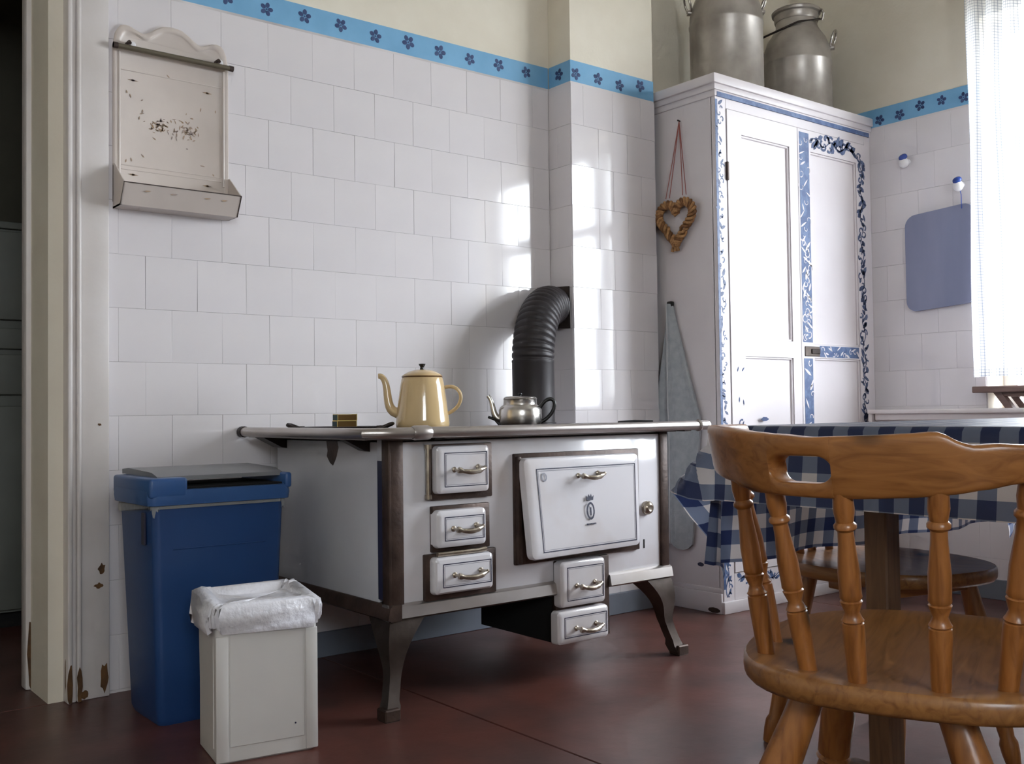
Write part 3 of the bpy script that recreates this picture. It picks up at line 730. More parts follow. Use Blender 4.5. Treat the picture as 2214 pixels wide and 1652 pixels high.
# ================================================================== BINS
bb = thing('recycling_bin', 'tall blue plastic bin with flat grey lid beside the stove', 'bin', (1.02, 2.63, 0))
def taper(x0, x1, y0, y1, z0, z1, tx, ty_, r):
    L = []
    for t in (0, .03, .35, .7, 1):
        k = 1-t; z = z0+(z1-z0)*t; s = .006 if t == 0 else 0
        L.append([(p[0], p[1], z) for p in rrect(x0+tx*k+s, x1-tx*k-s, y0+ty_*k+s, y1-ty_*k-s, r)])
    return MB().loft(L)
BX0, BX1, BY0, BY1 = .848, 1.193, 2.478, 2.735
taper(BX0, BX1, BY0, BY1, 0, .548, .020, .022, .018).build('bucket', 'bluep', bb, 40)
MB().rbox(BX0+.05, BX1-.05, BY0-.0015+.004, BY0+.012, .428, .431, .001, 1).build('seam', 'bluep', bb)
for x in (BX0+.03,): MB().rbox(x-.0335, x-.028, BY0+.05, BY0+.075, .44, .52, .002, 1).build('slot', 'line', bb)
rim = MB()
zr0, zr1 = .536, .574
rim.loft([[(p[0], p[1], z) for p in rrect(BX0-e_, BX1+e_, BY0-e_, BY1+e_, .02)] for e_, z in ((.002, zr0), (.012, zr0+.003), (.014, zr0+.02), (.012, zr1), (.004, zr1+.002), (0, zr1), (-.004, zr0+.004))], cap=False, ring=True)
rim.build('rim', 'bluelid', bb, 50)
MB().rbox(BX0-.012, BX0+.082, BY0-.014, BY1+.012, .556, .605, .008, 3).build('lid_corner', 'bluelid', bb)
MB().rbox(BX1-.004, BX1+.014, BY0-.014, BY1+.012, .566, .605, .006, 3).build('lid_corner', 'bluelid', bb)
MB().box(BX0+.06, BX1-.003, BY0+.008, BY1-.002, .562, .580).build('opening', 'soot_gap', bb)  # solid black slab paints in the shade of the gap under the lid
lidm = MB().loft([[(x, BY0+.020, .597), (x, BY0+.022, .607), (x, BY0+.06, .616), (x, BY1-.02, .622), (x, BY1+.03, .618), (x, BY1+.03, .606), (x, BY0+.06, .604), (x, BY0+.03, .597)] for x in (BX0+.018, BX1+.002)])
lidm.build('lid', 'greylid', bb, 30)
L = []
rnd = random.Random(3)
base = rrect(BX0-.004, BX1+.004, BY0-.004, BY1+.004, .02, 8)
for dz, e_ in ((0, .0), (.012, .004), (1, .005)):
    L.append([(p[0]+(p[0]-1.02)*e_*2, p[1]+(p[1]-2.61)*e_*2, .542-(dz if dz < .5 else .018+.012*math.sin(i*.9)+.008*math.sin(i*2.3))) for i, p in enumerate(base)])
MB().loft(L, cap=False).build('bag_liner', 'bag', bb, 60)

wb = thing('pedal_bin', 'small square white plastic bin lined with a white bag', 'bin', (.995, 2.215, 0), R(-9))
wx, wy, wh = .112, .086, .305
def wsec(z, s=0): return [(p[0], p[1], z) for p in rrect(-wx+s, wx-s, -wy+s, wy-s, .012)]
MB().loft([wsec(0, .004), wsec(.004, 0), wsec(.15, 0), wsec(wh, -.002), wsec(wh, .006), wsec(.2, .008), wsec(.02, .008)]).build('bucket', 'wbin', wb, 40, False)
for s in (-1, 1):
    MB().rbox(s*wx-.014-(s*.012), s*wx+.014-(s*.012), -wy-.004, -wy+.004, .004, wh-.03, .003, 2).build('corner_rib', 'wbin', wb, 35, False)
MB().rbox(-wx+.028, wx-.028, -wy-.002, -wy+.002, .034, .285, .0015, 1).build('front_panel', 'wbin', wb, 35, False)
MB().rbox(-wx-.002, -wx+.002, -wy+.022, wy-.022, .03, .285, .0015, 1).build('side_panel', 'wbin', wb, 35, False)
MB().lathe([(.002, 0), (.002, .001)], (.062, -wy-.002, .066), 8, (0, -1, 0)).build('speck', 'line', wb, 0, False)
base = rrect(-wx-.004, wx+.004, -wy-.004, wy+.004, .02, 14); rnd = random.Random(5); L = []
for lvl, (e_, z) in enumerate(((.004, .288), (.010, .300), (.011, .322), (.006, .338), (-.006, .344), (-.020, .343), (-.034, .340), (-.060, .338), (-.078, .337))):
    pl = []
    for i, p in enumerate(base):
        a = math.atan2(p[1], p[0]); n_ = math.hypot(*p)
        wv = .004*math.sin(i*1.7+lvl)+.003*math.sin(i*3.1+lvl*2)
        k = 1+(e_+wv)/n_
        zz = z+.003*math.sin(i*.8+lvl)+(.010*math.sin(i*.35+1) if lvl == 0 else 0)+(.014 if p[1] > 0 and 2 < lvl < 6 else 0)
        if p[0] < -.08 and lvl < 4: k += .045*(1-lvl/5)
        pl.append((p[0]*k, p[1]*k, zz))
    L.append(pl)
L.append([(p[0]*.02, p[1]*.02, .337) for p in L[-1]])
MB().loft(L, cap=False).build('bag_liner', 'wbag', wb, 80, False)

# ================================================================== PAINTED CABINET
KX0, KX1, KY, KZ = 2.947, 3.962, 2.49, 1.945
cab = thing('painted_cabinet', 'tall white cabinet with two doors and hand-painted blue scrollwork', 'cabinet', (3.45, 2.70, 0))
mb = MB(); mb.box(KX0, KX0+.018, KY+.018, YB-.012, 0, KZ); mb.box(KX1-.018, KX1, KY+.018, YB-.012, 0, KZ)
mb.box(KX0+.018, KX1-.018, KY+.03, YB-.012, .08, .10); mb.box(KX0+.018, KX1-.018, YB-.02, YB-.012, .1, KZ)
mb.build('carcass', 'cabw', cab, 0)
# side posts, base mouldings
MB().rbox(KX0-.004, KX0+.03, YB-.10, YB-.08, .0, KZ, .002, 1).build('side_batten', 'cabw', cab)
MB().rbox(KX0-.010, KX0+.004, KY+.004, YB-.10, 0, .075, .003).build('base_board', 'cabw', cab)
MB().rbox(KX0-.004, KX0+.004, KY+.010, YB-.10, .075, .092, .003).build('base_moulding', 'cabw', cab)
for x0, x1, z0, z1, n in ((KX0, 3.008, .0, KZ, 'corner_stile'), (3.918, KX1, 0, KZ, 'corner_stile'), (3.008, 3.918, 1.888, KZ, 'top_rail'), (3.008, 3.918, .045, .145, 'bottom_rail')):
    MB().rbox(x0, x1, KY, KY+.022, z0, z1, .0015, 1).build(n, 'cabw', cab)
MB().rbox(KX0-.006, KX1, KY-.008, KY+.01, 0, .045, .003).build('plinth', 'cabw', cab)
# cornice: three stepped mouldings
for k, (d, z0, z1) in enumerate(((.006, 1.925, 1.950), (.013, 1.948, 1.972), (.024, 1.970, 2.006))):
    MB().rbox(KX0-d, KX1+.002, KY-d*.8, YB-.012, z0, z1, .004, 2).build('cornice', 'cabw', cab)
MB().box(KX0+.006, KX1-.012, KY-.0062, KY+.001, 1.925, 1.942).build('blue_stripe', 'cabblue', cab, 0)
def door(x0, x1, panels, nm):
    o = None; z0, z1 = .148, 1.885
    xa, xb = panels[0][0], panels[0][1]
    y0, y1 = KY-.004, KY+.016
    d = MB(); d.box(x0, xa, y0, y1, z0, z1); d.box(xb, x1, y0, y1, z0, z1)
    d.box(xa, xb, y0, y1, panels[0][3], z1); d.box(xa, xb, y0, y1, panels[1][3], panels[0][2]); d.box(xa, xb, y0, y1, z0, panels[1][2])
    o = d.build(nm, 'cabw', cab, 0)
    for a in panels:
        MB().rbox(a[0], a[1], KY+.008, KY+.014, a[2], a[3], .001, 1).build('panel', 'cabw', o, 0)
        m = MB(); t = .008
        for q in ((a[0], a[1], a[3]-t, a[3]), (a[0], a[1], a[2], a[2]+t), (a[0], a[0]+t, a[2], a[3]), (a[1]-t, a[1], a[2], a[3])):
            m.rbox(q[0], q[1], KY+.0005, KY+.010, q[2], q[3], .002, 1)
        m.build('panel_bead', 'cabw', o)
    return o
dl = door(3.010, 3.440, ((3.092, 3.388, 1.020, 1.800), (3.092, 3.388, .24, .955)), 'door')
dr = door(3.444, 3.914, ((3.528, 3.850, 1.012, 1.800), (3.528, 3.850, .24, .958)), 'door')
MB().rbox(3.002, 3.012, KY-.010, KY+.004, 1.615, 1.685, .002, 1).build('hinge', 'rust', dl)
MB().rbox(3.002, 3.012, KY-.010, KY+.004, .30, .37, .002, 1).build('hinge', 'rust', dl)
lt = MB().rbox(3.462, 3.560, KY-.008, KY-.003, .964, 1.004, .002, 1).build('latch', 'legm', dr)
MB().rbox(3.500, 3.556, KY-.013, KY-.007, .974, .994, .002, 1).build('latch_bolt', 'iron', lt)
YD = KY-.0046
def curl(mb, x, z, a, r, y, w=.0035):
    pts = []; n = 9
    for k in range(n):
        t = k/(n-1); q = a+t*4.2; rr = r*(1-.65*t); pts.append((x+rr*math.cos(q), z+rr*math.sin(q), w*(1-.6*t)))
    lo, hi = [], []
    for k in range(n):
        p, q = pts[max(k-1, 0)], pts[min(k+1, n-1)]
        dx, dz = q[0]-p[0], q[1]-p[1]; l = math.hypot(dx, dz) or 1
        lo.append((pts[k][0]-dz/l*pts[k][2], pts[k][1]+dx/l*pts[k][2])); hi.append((pts[k][0]+dz/l*pts[k][2], pts[k][1]-dx/l*pts[k][2]))
    mb.prism(lo+hi[::-1], y-.0005, y)
def scroll(p0, p1, wid, dens, seed, y, stem=True, fat=1.0):
    rnd = random.Random(seed); mb = MB(); p0, p1 = Vector(p0), Vector(p1); d = p1-p0; ln = d.length; d /= ln; nn = Vector((-d.y, d.x)); base = math.atan2(d.y, d.x)
    n = int(ln*dens)
    for k in range(n):
        t = (k+rnd.uniform(.1, .9))/n*ln; off = rnd.uniform(-.4, .4)*wid
        p = p0+d*t+nn*off
        if rnd.random() < .55: leaf(mb, p.x, p.y, base+rnd.choice((-1, 1))*rnd.uniform(.3, 1.2), rnd.uniform(.5, .95)*wid, rnd.uniform(.18, .34)*wid*fat, y)
        else: curl(mb, p.x, p.y, rnd.uniform(0, 6.28), rnd.uniform(.22, .36)*wid, y, wid*.055*fat)
    if stem:
        m = int(ln/.012); L1, L2 = [], []
        for k in range(m+1):
            t = ln*k/m; s = math.sin(t*55)*wid*.22; p = p0+d*t+nn*s; L1.append(p+nn*.0016*fat); L2.append(p-nn*.0016*fat)
        for k in range(m): mb.prism([tuple(L1[k]), tuple(L1[k+1]), tuple(L2[k+1]), tuple(L2[k])], y-.0005, y)
    return mb
def paint(mb, m, parent, name='painted_scroll'):
    o = mb.build(name, m, parent, 0, recalc=True); o['kind'] = 'stuff'; return o
# blue meeting stile with white scrolls on it
MB().box(3.452, 3.516, YD-.0004, YD, 1.02, 1.872).build('blue_stile_paint', 'cabblue', dr, 0)
MB().box(3.456, 3.514, YD-.0004, YD, .16, .955).build('blue_stile_paint', 'cabblue', dr, 0)
paint(scroll((3.484, 1.03), (3.484, 1.86), .060, 40, 1, YD-.0005, False, .55), 'cabw', dr)
paint(scroll((3.484, 1.03), (3.484, 1.45), .060, 60, 12, YD-.0006, False, .9), 'cabw', dr)
paint(scroll((3.484, .17), (3.484, .95), .060, 30, 2, YD-.0005, False, .8), 'cabw', dr)
paint(scroll((3.530, 1.845), (3.845, 1.843), .064, 85, 3, YD, True, 1.7), 'cabnavy', dr)
paint(scroll((3.882, .18), (3.882, 1.84), .050, 78, 4, YD, True, 1.5), 'cabnavy', dr)
MB().box(3.562, 3.840, YD-.0004, YD, .962, 1.008).build('blue_rail_paint', 'cabblue', dr, 0)
paint(scroll((3.57, .985), (3.84, .985), .044, 60, 5, YD-.0005, False, .9), 'cabw', dr)
MB().box(KX0+.0005, KX0+.013, KY-.0006, KY+.0004, .09, 1.915).build('blue_edge_paint', 'cabblue', cab, 0)
paint(scroll((2.968, .50), (2.968, 1.91), .036, 60, 6, KY-.0002, False, 1.6), 'cabnavy', cab)
paint(scroll((2.968, .06), (2.968, .30), .040, 70, 7, KY-.0002, True, 1.5), 'cabblue', cab)
paint(scroll((3.03, .115), (3.30, .115), .050, 55, 8, KY-.0002, True, 1.3), 'cabblue', cab)
mb = MB()
for x, z in ((3.045, .905), (3.075, .905), (3.05, .79), (3.075, .78), (3.05, .68), (3.07, .70), (3.045, .69)): leaf(mb, x, z, random.uniform(.8, 2.2), .022, .007, YD)
curl(mb, 3.06, .70, 1, .016, YD); leaf(mb, 3.20, .715, 0, .05, .02, YD)
paint(mb, 'navy', dl)
MB().prism([(2.60+.016*math.cos(k*.7), .17+.008*math.sin(k*.7)+.002) for k in range(9)], KX0-.0006, KX0, 'yz').build('paint_spot', 'line', cab, 0)
MB().prism([(2.53+.03*math.cos(k*.7), .012+.010*math.sin(k*.7)) for k in range(9)], KX0-.0106, KX0-.010, 'yz').build('paint_chip', 'rust', cab, 0)

# ---- milk cans
def milk_can(x, y, z, r, hb, tall, label, rz):
    t = thing('milk_can', label, 'milk can', (x, y, z), rz, 'milk cans on the cabinet')
    nk = r*.60
    prof = [(r*.97, 0), (r, .006), (r, .018), (r*.985, .022), (r*.985, hb-.05), (r*1.0, hb-.046), (r*1.0, hb-.038), (r*.985, hb-.034), (r*.975, hb), (r*.93, hb+.03), (r*.84, hb+.065), (nk*1.1, hb+.105), (nk, hb+.125), (nk, hb+.150)]
    MB().lathe(prof, (0, 0, 0), 44).build('body', 'can', t, 30, False)
    z1 = hb+.150
    ld = MB().lathe([(nk*1.03, z1-.004), (nk*1.06, z1), (nk*1.08, z1+.025), (nk*1.18, z1+.030), (nk*1.20, z1+.040), (nk*1.12, z1+.046), (nk*.5, z1+.050), (0, z1+.050)], (0, 0, 0), 40).build('lid', 'can', t, 30, False)
    for s in (-1, 1):
        c = Vector((s*r*.93, 0, hb+.05)); ring = []
        for k in range(20):
            a = 2*math.pi*k/20; ring.append(c+Vector((s*.016+.012*s*math.cos(a), .040*math.cos(a+1.57), .036*math.sin(a+1.57))))
        MB().tube(ring, .0048, 8, ring=True).build('ring_handle', 'alu', t, 60, False)
        MB().rbox(s*r*.93-.02, s*r*.93+.02, -.016, .016, hb+.008, hb+.022, .004, 2).build('handle_lug', 'can', t, 40, False)
    if tall:
        MB().tube([(nk*1.1, -.0, z1+.02), (nk*1.25, -.02, z1+.03), (nk*1.35, -.03, z1+.01), (nk*1.25, -.02, z1-.012), (nk*1.1, 0, z1)], .005, 8).build('lid_clasp', 'alu', t, 60, False)
        MB().tube([(nk*1.15, -.02, z1-.01), (.02, -nk*1.15, z1-.035), (-r*.85, -nk*1.1, z1-.078), (-r*1.02, -nk*1.0, z1-.086)], .0045, 8).build('clasp_lever', 'iron', t, 60, False)
    return t
milk_can(3.225, 2.66, 2.0065, .148, .335, False, 'larger dented milk can, nearer the chimney, cut by the top of the picture', R(-38))
milk_can(3.708, 2.67, 2.0065, .146, .275, True, 'smaller shinier milk can with clasped lid, nearer the window', R(-62))

# ---- straw heart on the cabinet side
HX = KX0
heart = thing('straw_heart', 'plaited straw heart hanging by red strings on the cabinet side', 'ornament', (HX-.02, 2.675, 1.37))
def hp(t):
    x = 16*math.sin(t)**3; z = 13*math.cos(t)-5*math.cos(2*t)-2*math.cos(3*t)-math.cos(4*t)
    return Vector((HX-.0225, 2.676-x/16*.086, 1.488+z/17*.088-(.012 if z < -8 else 0)))
NP = 160
P = [hp(2*math.pi*k/NP) for k in range(NP)]
for s in range(3):
    path = []
    for k in range(NP):
        t = (P[(k+1) % NP]-P[k-1]).normalized(); n1 = Vector((1, 0, 0)); n2 = t.cross(n1)
        a = k/NP*2*math.pi*15+s*2*math.pi/3
        path.append(P[k]+n1*math.cos(a)*.0085+n2*math.sin(a)*.0125)
    MB().tube(path, .0068, 7, ring=True).build('straw_strand', 'straw2' if s == 1 else 'straw', heart, 60)
for dy in (-.010, 0, .010):
    MB().tube([(HX-.018, 2.680+dy*.4, 1.402), (HX-.020, 2.682+dy, 1.384), (HX-.018, 2.684+dy*1.5, 1.366)], [.007, .006, .007], 7).build('straw_end', 'straw', heart, 60)
for y in (2.727, 2.708, 2.640, 2.622):
    MB().tube([(HX-.006, 2.664, 1.868), (HX-.012, (2.664+y)/2, 1.72), (HX-.020, y, 1.575)], .0016, 6).build('string', 'ribbon', heart, 60)
MB().tube([(HX-.0005, 2.664, 1.869), (HX-.014, 2.664, 1.871)], .003, 8).build('nail', 'iron', heart)

# ---- towel on a hook
tw = thing('kitchen_towel', 'grey-blue kitchen towel hanging in folds from a black hook', 'towel', (HX-.02, 2.72, .24))
MB().rbox(HX-.022, HX-.001, 2.708, 2.732, 1.150, 1.176, .005, 2).build('hook', 'black', tw)
rows, colsn = 30, 44; mb = MB()
for side_ in (0, 1):
    g = []
    for i in range(rows+1):
        t = i/rows; z = 1.165-(1.165-.235)*t
        wl = .010+.085*min(1, t/.45)**1.25; wr = .010+.135*min(1, t/.48)**1.05
        if t > .5: wl -= .03*(t-.5)/.5; wr -= .05*(t-.5)/.5
        row = []
        for j in range(colsn+1):
            u = j/colsn; y = 2.72+wl*(1-u)-wr*u
            d = .010+.020*(1-abs(2*u-1)**3)+.008*math.sin(u*13+.5)*min(1, t*3)+.010*math.exp(-((u-.42)/.05)**2)*min(1, t*4)
            zz = z+(.03*(u-.5)+.02*math.sin(u*6) if i == rows else 0)
            row.append((HX-.003-(d if side_ == 0 else d*.45), y, zz))
        g.append(row)
    if side_ == 0: front = g
    else: rear = g
loops = [f+r[::-1] for f, r in zip(front, rear)]
mb.loft(loops); mb.build('cloth', 'towel', tw, 60)
MB().tube([Vector(front[i][19])+Vector((-.001, 0, 0)) for i in range(rows+1)], .0022, 6).build('hem', 'towelw', tw, 60)

# ================================================================== RIGHT WALL
for lb, y, z in (('blue and white porcelain wall knob without anything on it', 2.312, 1.785), ('blue and white porcelain wall knob holding the slate-blue board', 2.080, 1.645)):
    k = thing('wall_knob', lb, 'wall knob', (XR-.0075, y, z), 0, 'porcelain wall knobs')
    MB().lathe([(.012, 0), (.011, .008), (.014, .016), (.021, .026), (.0225, .036), (.018, .046), (.008, .051), (0, .052)], (0, 0, 0), 24, (-1, 0, -.25)).build('knob', 'porc', k, 60, False)
    MB().lathe([(.0175, .036), (.0185, .040), (.016, .046), (.008, .050), (0, .051)], (-.008, 0, -.012), 24, (-.75, 0, .66)).build('blue_cap', 'porcb', k, 60, False)
bd = thing('hanging_board', 'slate-blue rounded board hanging from a wall knob beside the curtain', 'board', (XR-.02, 2.165, 1.16))
bp_ = rrect(2.020, 2.318, 1.158, 1.558, .045, 6)
bp_ = [(p[0], p[1]+(2.165-p[0])*.06) for p in bp_]
MB().prism(bp_, XR-.034, XR-.020, 'yz').build('board', 'board', bd, 0)
MB().tube([(XR-.030, 2.080, 1.640), (XR-.036, 2.070, 1.60), (XR-.035, 2.070, 1.545)], .0016, 6).build('cord', 'porcb', bd, 60)
# ledge under the window
ledge = thing('window_ledge', 'narrow white board running along the tiled wall under the window', 'ledge', (3.91, 1.4, .70))
MB().rbox(3.852, XR-.0085, .3, 2.462, .727, .745, .004, 2).build('board', 'white', ledge)
MB().rbox(3.858, 3.880, 2.445, 2.462, .640, .728, .003, 1).build('bracket', 'white', ledge)
MB().rbox(3.858, 3.880, .32, .34, .640, .728, .003, 1).build('bracket', 'white', ledge)
MB().rbox(3.875, XR-.0085, .32, 2.44, .700, .728, .003, 1).build('apron', 'white', ledge)
struct(MB().box(XR-.0085, XR+.135, WY0+.001, WY1-.001, WZ0-.012, WZ0+.0005).build('window_sill', 'white', smooth=0), 'white sill inside the window opening')
st = thing('wooden_stool', 'low brown wooden stool standing on the ledge in front of the window', 'stool', (3.96, 1.80, .745))
MB().rbox(3.885, 4.055, 1.50, 2.022, .806, .831, .003, 1).build('seat', 'stoolw', st)
MB().rbox(3.905, 4.035, 1.58, 1.925, .790, .806, .002, 1).build('apron', 'stoolw', st)
for y0, s in ((1.945, -1), (1.60, 1)):
    for x0 in (3.900, 4.015):
        MB().loft([[(x0, y0+s*.0, .806), (x0+.03, y0, .806), (x0+.03, y0-.03, .806), (x0, y0-.03, .806)], [(x0, y0+s*.045, .7455), (x0+.03, y0+s*.045, .7455), (x0+.03, y0+s*.045-.03, .7455), (x0, y0+s*.045-.03, .7455)]]).build('leg', 'stoolw', st, 0)
# curtains
CUX = 3.82
def curtain(y0, y1, label, seed):
    t = thing('sheer_curtain', label, 'curtain', (CUX, (y0+y1)/2, .866)); n, k = 60, 24; rnd = random.Random(seed)
    mb = MB(); uv = []
    W_ = abs(y1-y0)*1.5
    for i in range(k+1):
        z = 2.62-(2.62-.866)*i/k
        for j in range(n+1):
            u = j/n; y = y0+(y1-y0)*u+.004*math.sin(i*.4+u*9)
            mb.v.append((CUX+.020*math.sin(u*26+seed)+.006*math.sin(u*51+i*.15), y, z)); uv.append((u*W_, z))
    for i in range(k):
        for j in range(n): a = i*(n+1)+j; mb.f.append((a, a+1, a+n+2, a+n+1))
    mb.uv = uv; mb.build('cloth', 'sheer', t, 80, recalc=False)
    hm = MB(); hv = []
    for i in range(3):
        for j in range(n+1):
            u = j/n; z = .900-.034*i/2; y = y0+(y1-y0)*u+.004*math.sin(24*.4+u*9)
            hm.v.append((CUX-.0015+.020*math.sin(u*26+seed)+.006*math.sin(u*51+3.6), y, z)); hv.append((u*W_, z*1.0))
    for i in range(2):
        for j in range(n): a = i*(n+1)+j; hm.f.append((a, a+1, a+n+2, a+n+1))
    hm.uv = hv; hm.build('hem', 'sheer', t, 80, recalc=False)
    return t
curtain(1.985, 1.70, 'sheer white checked curtain gathered at the far window edge', 1)
curtain(.62, .36, 'sheer white checked curtain at the window edge nearest the viewer', 2)
rod = thing('curtain_rod', 'thin white rod carrying the sheer curtains', 'curtain rod', (CUX, 1.2, 2.62))
MB().tube([(CUX, .30, 2.625), (CUX, 2.04, 2.625)], .008, 10).build('rod', 'white', rod)
for y in (.34, 2.02): MB().tube([(CUX, y, 2.625), (XR+.002, y, 2.625)], .006, 8).build('bracket', 'white', rod)

# ================================================================== TABLE
TX0, TX1, TY0, TY1, TZ = 1.592, 2.95, .20, 1.338, .7215
tab = thing('kitchen_table', 'dark wooden trestle table under the blue checked cloth', 'table', (2.25, .77, 0))
MB().rbox(TX0, TX1, TY0, TY1, TZ-.030, TZ-.002, .003, 1).build('tabletop', 'tablew', tab)
for x in (1.705, 2.82):
    for y in (1.065, .47):
        MB().rbox(x-.023, x+.023, y-.023, y+.023, .09, TZ-.03, .003, 1).build('leg', 'tablew', tab)
    MB().rbox(x-.025, x+.025, .40, 1.155, .04, .092, .016, 3).build('foot', 'tablew', tab)
    for y in (.43, 1.125): MB().rbox(x-.022, x+.022, y-.025, y+.025, 0, .045, .004, 1).build('foot_pad', 'tablew', tab)
cl = MB(); uv = []
ov_x, ov_y = .150, .285
def samples(a0, a1, lo, hi, n_in, n_out):
    s = [a0-lo*(1-k/n_out) for k in range(n_out)] if lo else []
    s += [a0+(a1-a0)*k/n_in for k in range(n_in+1)]
    if hi: s += [a1+hi*(k+1)/n_out for k in range(n_out)]
    return s
US = samples(TX0-.004, TX1+.004, ov_x, .2, 22, 14); VS = samples(TY0-.004, TY1+.004, .2, ov_y, 22, 16)
for u in US:
    for v in VS:
        dx = max(TX0-.004-u, u-TX1-.004, 0); dy = max(TY0-.004-v, v-TY1-.004, 0)
        sx = -1 if u < TX0 else 1; sy = -1 if v < TY0 else 1
        bx_ = min(max(u, TX0-.004), TX1+.004); by_ = min(max(v, TY0-.004), TY1+.004)
        if dx == 0 and dy == 0: p = (bx_, by_, TZ)
        else:
            r = math.hypot(dx, dy); ph = math.atan2(dy, dx)
            dg = math.degrees(ph); ps = ph
            if dx and dy:
                al = R(5)+R(34)*math.exp(-((dg-32)/15)**2); k_ = min(1, dg/42); ps = R(90)*k_*k_*(3-2*k_)
            else: al = R(5)+R(4)*math.sin((v if dx else u)*17)
            out = r*math.sin(al); drop = r*math.cos(al)
            rr = .006
            fold = math.sin(math.pi*(dg-42)/48)*r if dx and dy and dg > 42 else 0
            p = (bx_+sx*math.cos(ps)*(out+rr*min(1, r/.01))-sx*.20*fold, by_+sy*math.sin(ps)*(out+rr*min(1, r/.01))+sy*.05*fold, TZ-max(0, drop-.003))
        cl.v.append(p); uv.append((u, v))
nV = len(VS)
for i in range(len(US)-1):
    for j in range(nV-1): a = i*nV+j; cl.f.append((a, a+1, a+nV+1, a+nV))
cl.uv = uv
tag(cl.build('tablecloth', 'gingham', smooth=80, recalc=False), 'blue and white gingham oilcloth hanging over the table edges', 'tablecloth')

# ================================================================== CHAIRS
SZ = .435
def interp(x, pts):
    pts = sorted(pts)
    if x <= pts[0][0]: return pts[0][1]
    for (a, b), (c, d) in zip(pts, pts[1:]):
        if x <= c:
            t = (x-a)/(c-a); t = t*t*(3-2*t)*.5+t*.5; return b+(d-b)*t
    return pts[-1][1]
TOP = [(-110, .713), (-40, .713), (-31, .713), (-26, .7145), (-20, .713), (-17, .7163), (-14, .7243), (-11.5, .7280), (-5, .7258), (2.5, .7243), (10, .723), (20, .7215), (30, .7246), (40, .727), (55, .732), (75, .7335), (110, .733)]
BOT = [(-110, .668), (-40, .672), (-31, .670), (-23, .6635), (-15.5, .658), (-5, .6535), (9, .6505), (19, .6505), (40, .6515), (47, .656), (53, .662), (70, .667), (110, .668)]
def rail_part(ph_list, zlo, zhi, thick, ca, cb, cx_, lean):
    """rounded plank bent round the seat: one cross-section per angle"""
    loops = []; n = 20
    for ph in ph_list:
        a = R(ph); z0, z1 = zlo(ph), zhi(ph); zc, hh = (z0+z1)/2, (z1-z0)/2
        nx, ny = -math.cos(a), math.sin(a); L = []
        for k in range(n):
            q = 2*math.pi*k/n; e_ = .35
            s = math.copysign(abs(math.cos(q))**e_, math.cos(q)); c = math.copysign(abs(math.sin(q))**e_, math.sin(q))
            z = zc+hh*c; off = s*thick/2+(z-.69)*lean
            L.append((cx_-(cb+off)*math.cos(a), (ca+off)*math.sin(a), z))
        loops.append(L)
    return loops
def turned(mb, p0, p1, prof, n=14):
    p0, p1 = Vector(p0), Vector(p1); d = p1-p0
    return mb.tube([p0+d*t for t, r in prof], [r for t, r in prof], n)
SPIN = [(0, 0.0111), (.06, 0.0111), (.30, 0.0130), (.345, 0.0127), (.350, 0.0111), (.36, 0.0132), (.372, 0.0111), (.40, 0.0085), (.455, 0.0130), (.462, 0.0111), (.474, 0.0130), (.50, 0.0126), (.60, 0.0127), (.74, 0.0096), (.80, 0.0092), (.815, 0.0130), (.832, 0.0130), (.845, 0.0100), (.90, 0.0122), (1, 0.0111)]
LEG = [(0, .020), (.10, .021), (.30, .0255), (.45, .024), (.455, .0205), (.468, .026), (.481, .0205), (.52, .024), (.70, .0225), (.85, .017), (.88, .022), (.93, .021), (1, .0165)]
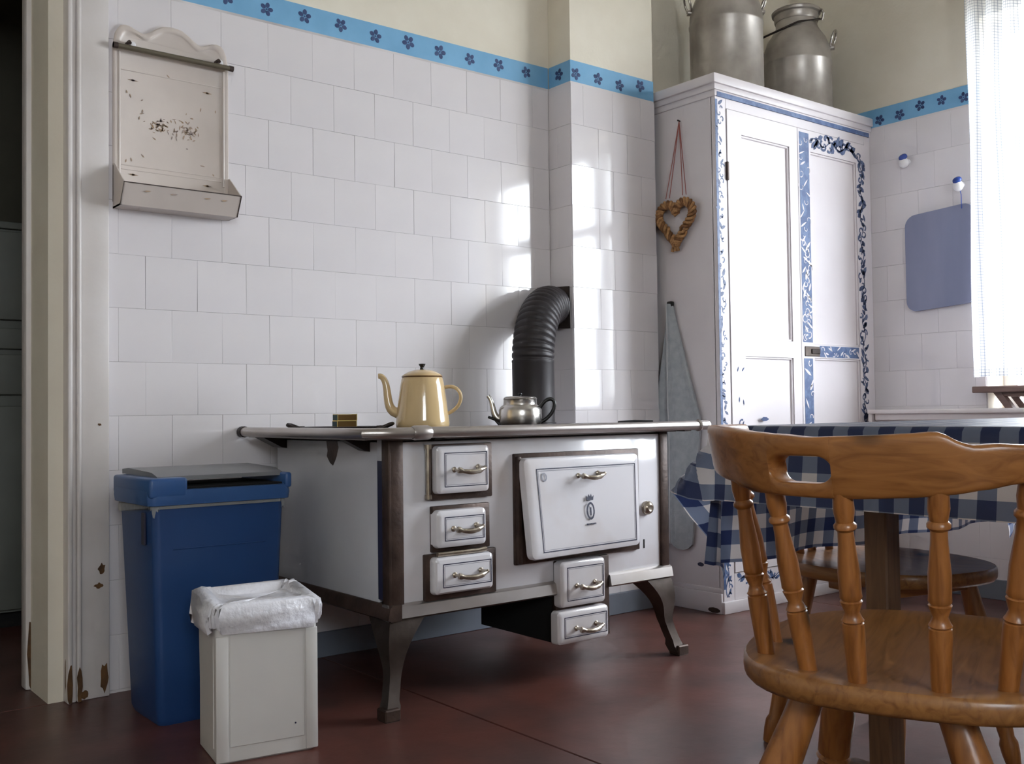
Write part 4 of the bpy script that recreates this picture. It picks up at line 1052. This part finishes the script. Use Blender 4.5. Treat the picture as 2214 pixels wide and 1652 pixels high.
def chair(name, label, armed):
    t = thing(name, label, 'chair')
    # saddle seat
    L = []; n = 56
    def seat_r(a):
        c, s = math.cos(a), math.sin(a); hx, hy = .252, .222; e_ = 2.7
        return (abs(c/hx)**e_+abs(s/(hy-(.02 if c > 0 else 0)*c))**e_)**(-1/e_)
    for k, z in ((.90, SZ-.032), (.975, SZ-.030), (.995, SZ-.024), (1.0, SZ-.014), (.998, SZ-.004), (.985, SZ), (.88, SZ), (.75, SZ-.004), (.55, SZ-.009), (.3, SZ-.011), (.02, SZ-.011)):
        L.append([(k*seat_r(2*math.pi*j/n)*math.cos(2*math.pi*j/n), k*seat_r(2*math.pi*j/n)*math.sin(2*math.pi*j/n), z) for j in range(n)])
    MB().loft(L).build('seat', 'pines', t, 50, False)
    MB().rbox(-.04, .0, -.15, .15, SZ-.058, SZ-.030, .004, 2).build('seat_cleat', 'pinex', t, 35, False)
    MB().rbox(.11, .15, -.15, .15, SZ-.058, SZ-.030, .004, 2).build('seat_cleat', 'pinex', t, 35, False)
    # top rail
    ca, cb, cx_ = .246, .215, -.05
    mb = MB(); lim = 104 if armed else 52
    top = lambda p: interp(p, TOP); bot = lambda p: interp(p, BOT)
    if armed:
        h0, h1, hc, hh = 13.5, 32.5, .6835, .0155; w = (h1-h0)
        def hole(p):
            e_ = (min(p-h0, h1-p))/4.6
            return hh*math.sqrt(max(0, 1-(1-min(1, e_))**2))
        hp_ = [h0+w*(.5-.5*math.cos(math.pi*k/26)) for k in range(27)]
        mb.loft(rail_part([-lim+(h0+lim)*k/60 for k in range(61)], bot, top, .030, ca, cb, cx_, .16))
        mb.loft(rail_part(hp_, bot, lambda p: hc-hole(p), .030, ca, cb, cx_, .16))
        mb.loft(rail_part(hp_, lambda p: hc+hole(p), top, .030, ca, cb, cx_, .16))
        mb.loft(rail_part([h1+(lim-h1)*k/40 for k in range(41)], bot, top, .030, ca, cb, cx_, .16))
    else:
        mb.loft(rail_part([-lim+2*lim*k/50 for k in range(51)], lambda p: .652, lambda p: .716+.014*math.cos(R(p)*1.7), .026, ca, cb, cx_, .16))
    mb.build('top_rail', 'pinex', t, 50, False)
    angs = [(.177, -.124, .208, -.150), (.110, -.180, .143, -.222), (.045, -.220, .052, -.262)]
    if armed: angs = [(.186, -.045, .234, -.060)]+angs
    else: angs = [(.150, -.165, .176, -.200), (.090, -.200, .108, -.240), (.030, -.222, .036, -.262)]
    for by, bx_, ty_, tx in angs:
        for s in (1, -1):
            a = math.degrees(math.atan2(s*ty_/ca, -(tx-cx_)/cb)) if armed else 0
            zt = (bot(a) if armed else .652)+.010
            turned(MB(), (bx_, s*by, SZ-.012), (tx+.004, s*ty_*.985, zt), SPIN).build('spindle', 'pinez', t, 45, False)
    for fx, fy, gx_, gy_, sides in ((-.165, .112, -.235, .265, (1,)), (-.165, .050, -.235, .190, (-1,)), (.135, .125, .205, .190, (1, -1))) if armed else ((-.135, .115, -.215, .195, (1, -1)), (.135, .125, .205, .190, (1, -1))):
        for s in sides:
            turned(MB(), (gx_, s*gy_, 0), (fx, s*fy, SZ-.030), LEG[::-1] and [(1-a, r) for a, r in LEG[::-1]]).build('leg', 'pinez', t, 45, False)
    la, lb = ((.210, -.125) if armed else (.164, -.164))
    for y0, y1 in ((la, .163), (lb, -.163)):
        turned(MB(), (-.195, y0, .17), (.176, y1, .17), [(0, .008), (.3, .0125), (.5, .016), (.7, .0125), (1, .008)]).build('stretcher', 'pines', t, 45, False)
    turned(MB(), (0, (la+.163)/2, .17), (0, (lb-.163)/2, .17), [(0, .008), (.5, .013), (1, .008)]).build('stretcher', 'pinex', t, 45, False)
    return t
ch = chair('pine_armchair', 'pine spindle-back chair in front with a hand hole in its curved rail', True)
ch.location = (1.281, .742, 0); ch.rotation_euler = (0, 0, R(23))
ch2 = chair('pine_chair', 'smaller pine chair pushed in on the far side of the table', False)
ch2.location = (2.03, 1.262, 0); ch2.rotation_euler = (0, 0, R(-102)); ch2.scale = (.88, .88, .97)

# ================================================================== FAR ROOM CUPBOARD
cb_ = thing('grey_cupboard', 'dim grey cupboard with stacked drawers seen through the dark doorway', 'cupboard', (.6, 4.2, 0))
MB().box(-.2, 1.3, 4.02, 4.45, .06, 1.44).build('carcass', 'cupb', cb_, 0)
MB().rbox(-.22, 1.32, 4.0, 4.46, 1.44, 1.465, .004, 2).build('top', 'cupb', cb_)
for z0, z1 in ((.07, .80), (.84, .985), (1.005, 1.08), (1.11, 1.43)):
    for x0, x1 in ((-.19, .54), (.56, 1.29)): MB().rbox(x0, x1, 4.0, 4.025, z0, z1, .006, 2).build('drawer_front', 'cupb', cb_)
MB().box(-.16, 1.26, 4.06, 4.4, 0, .06).build('plinth', 'soot_gap', cb_, 0)
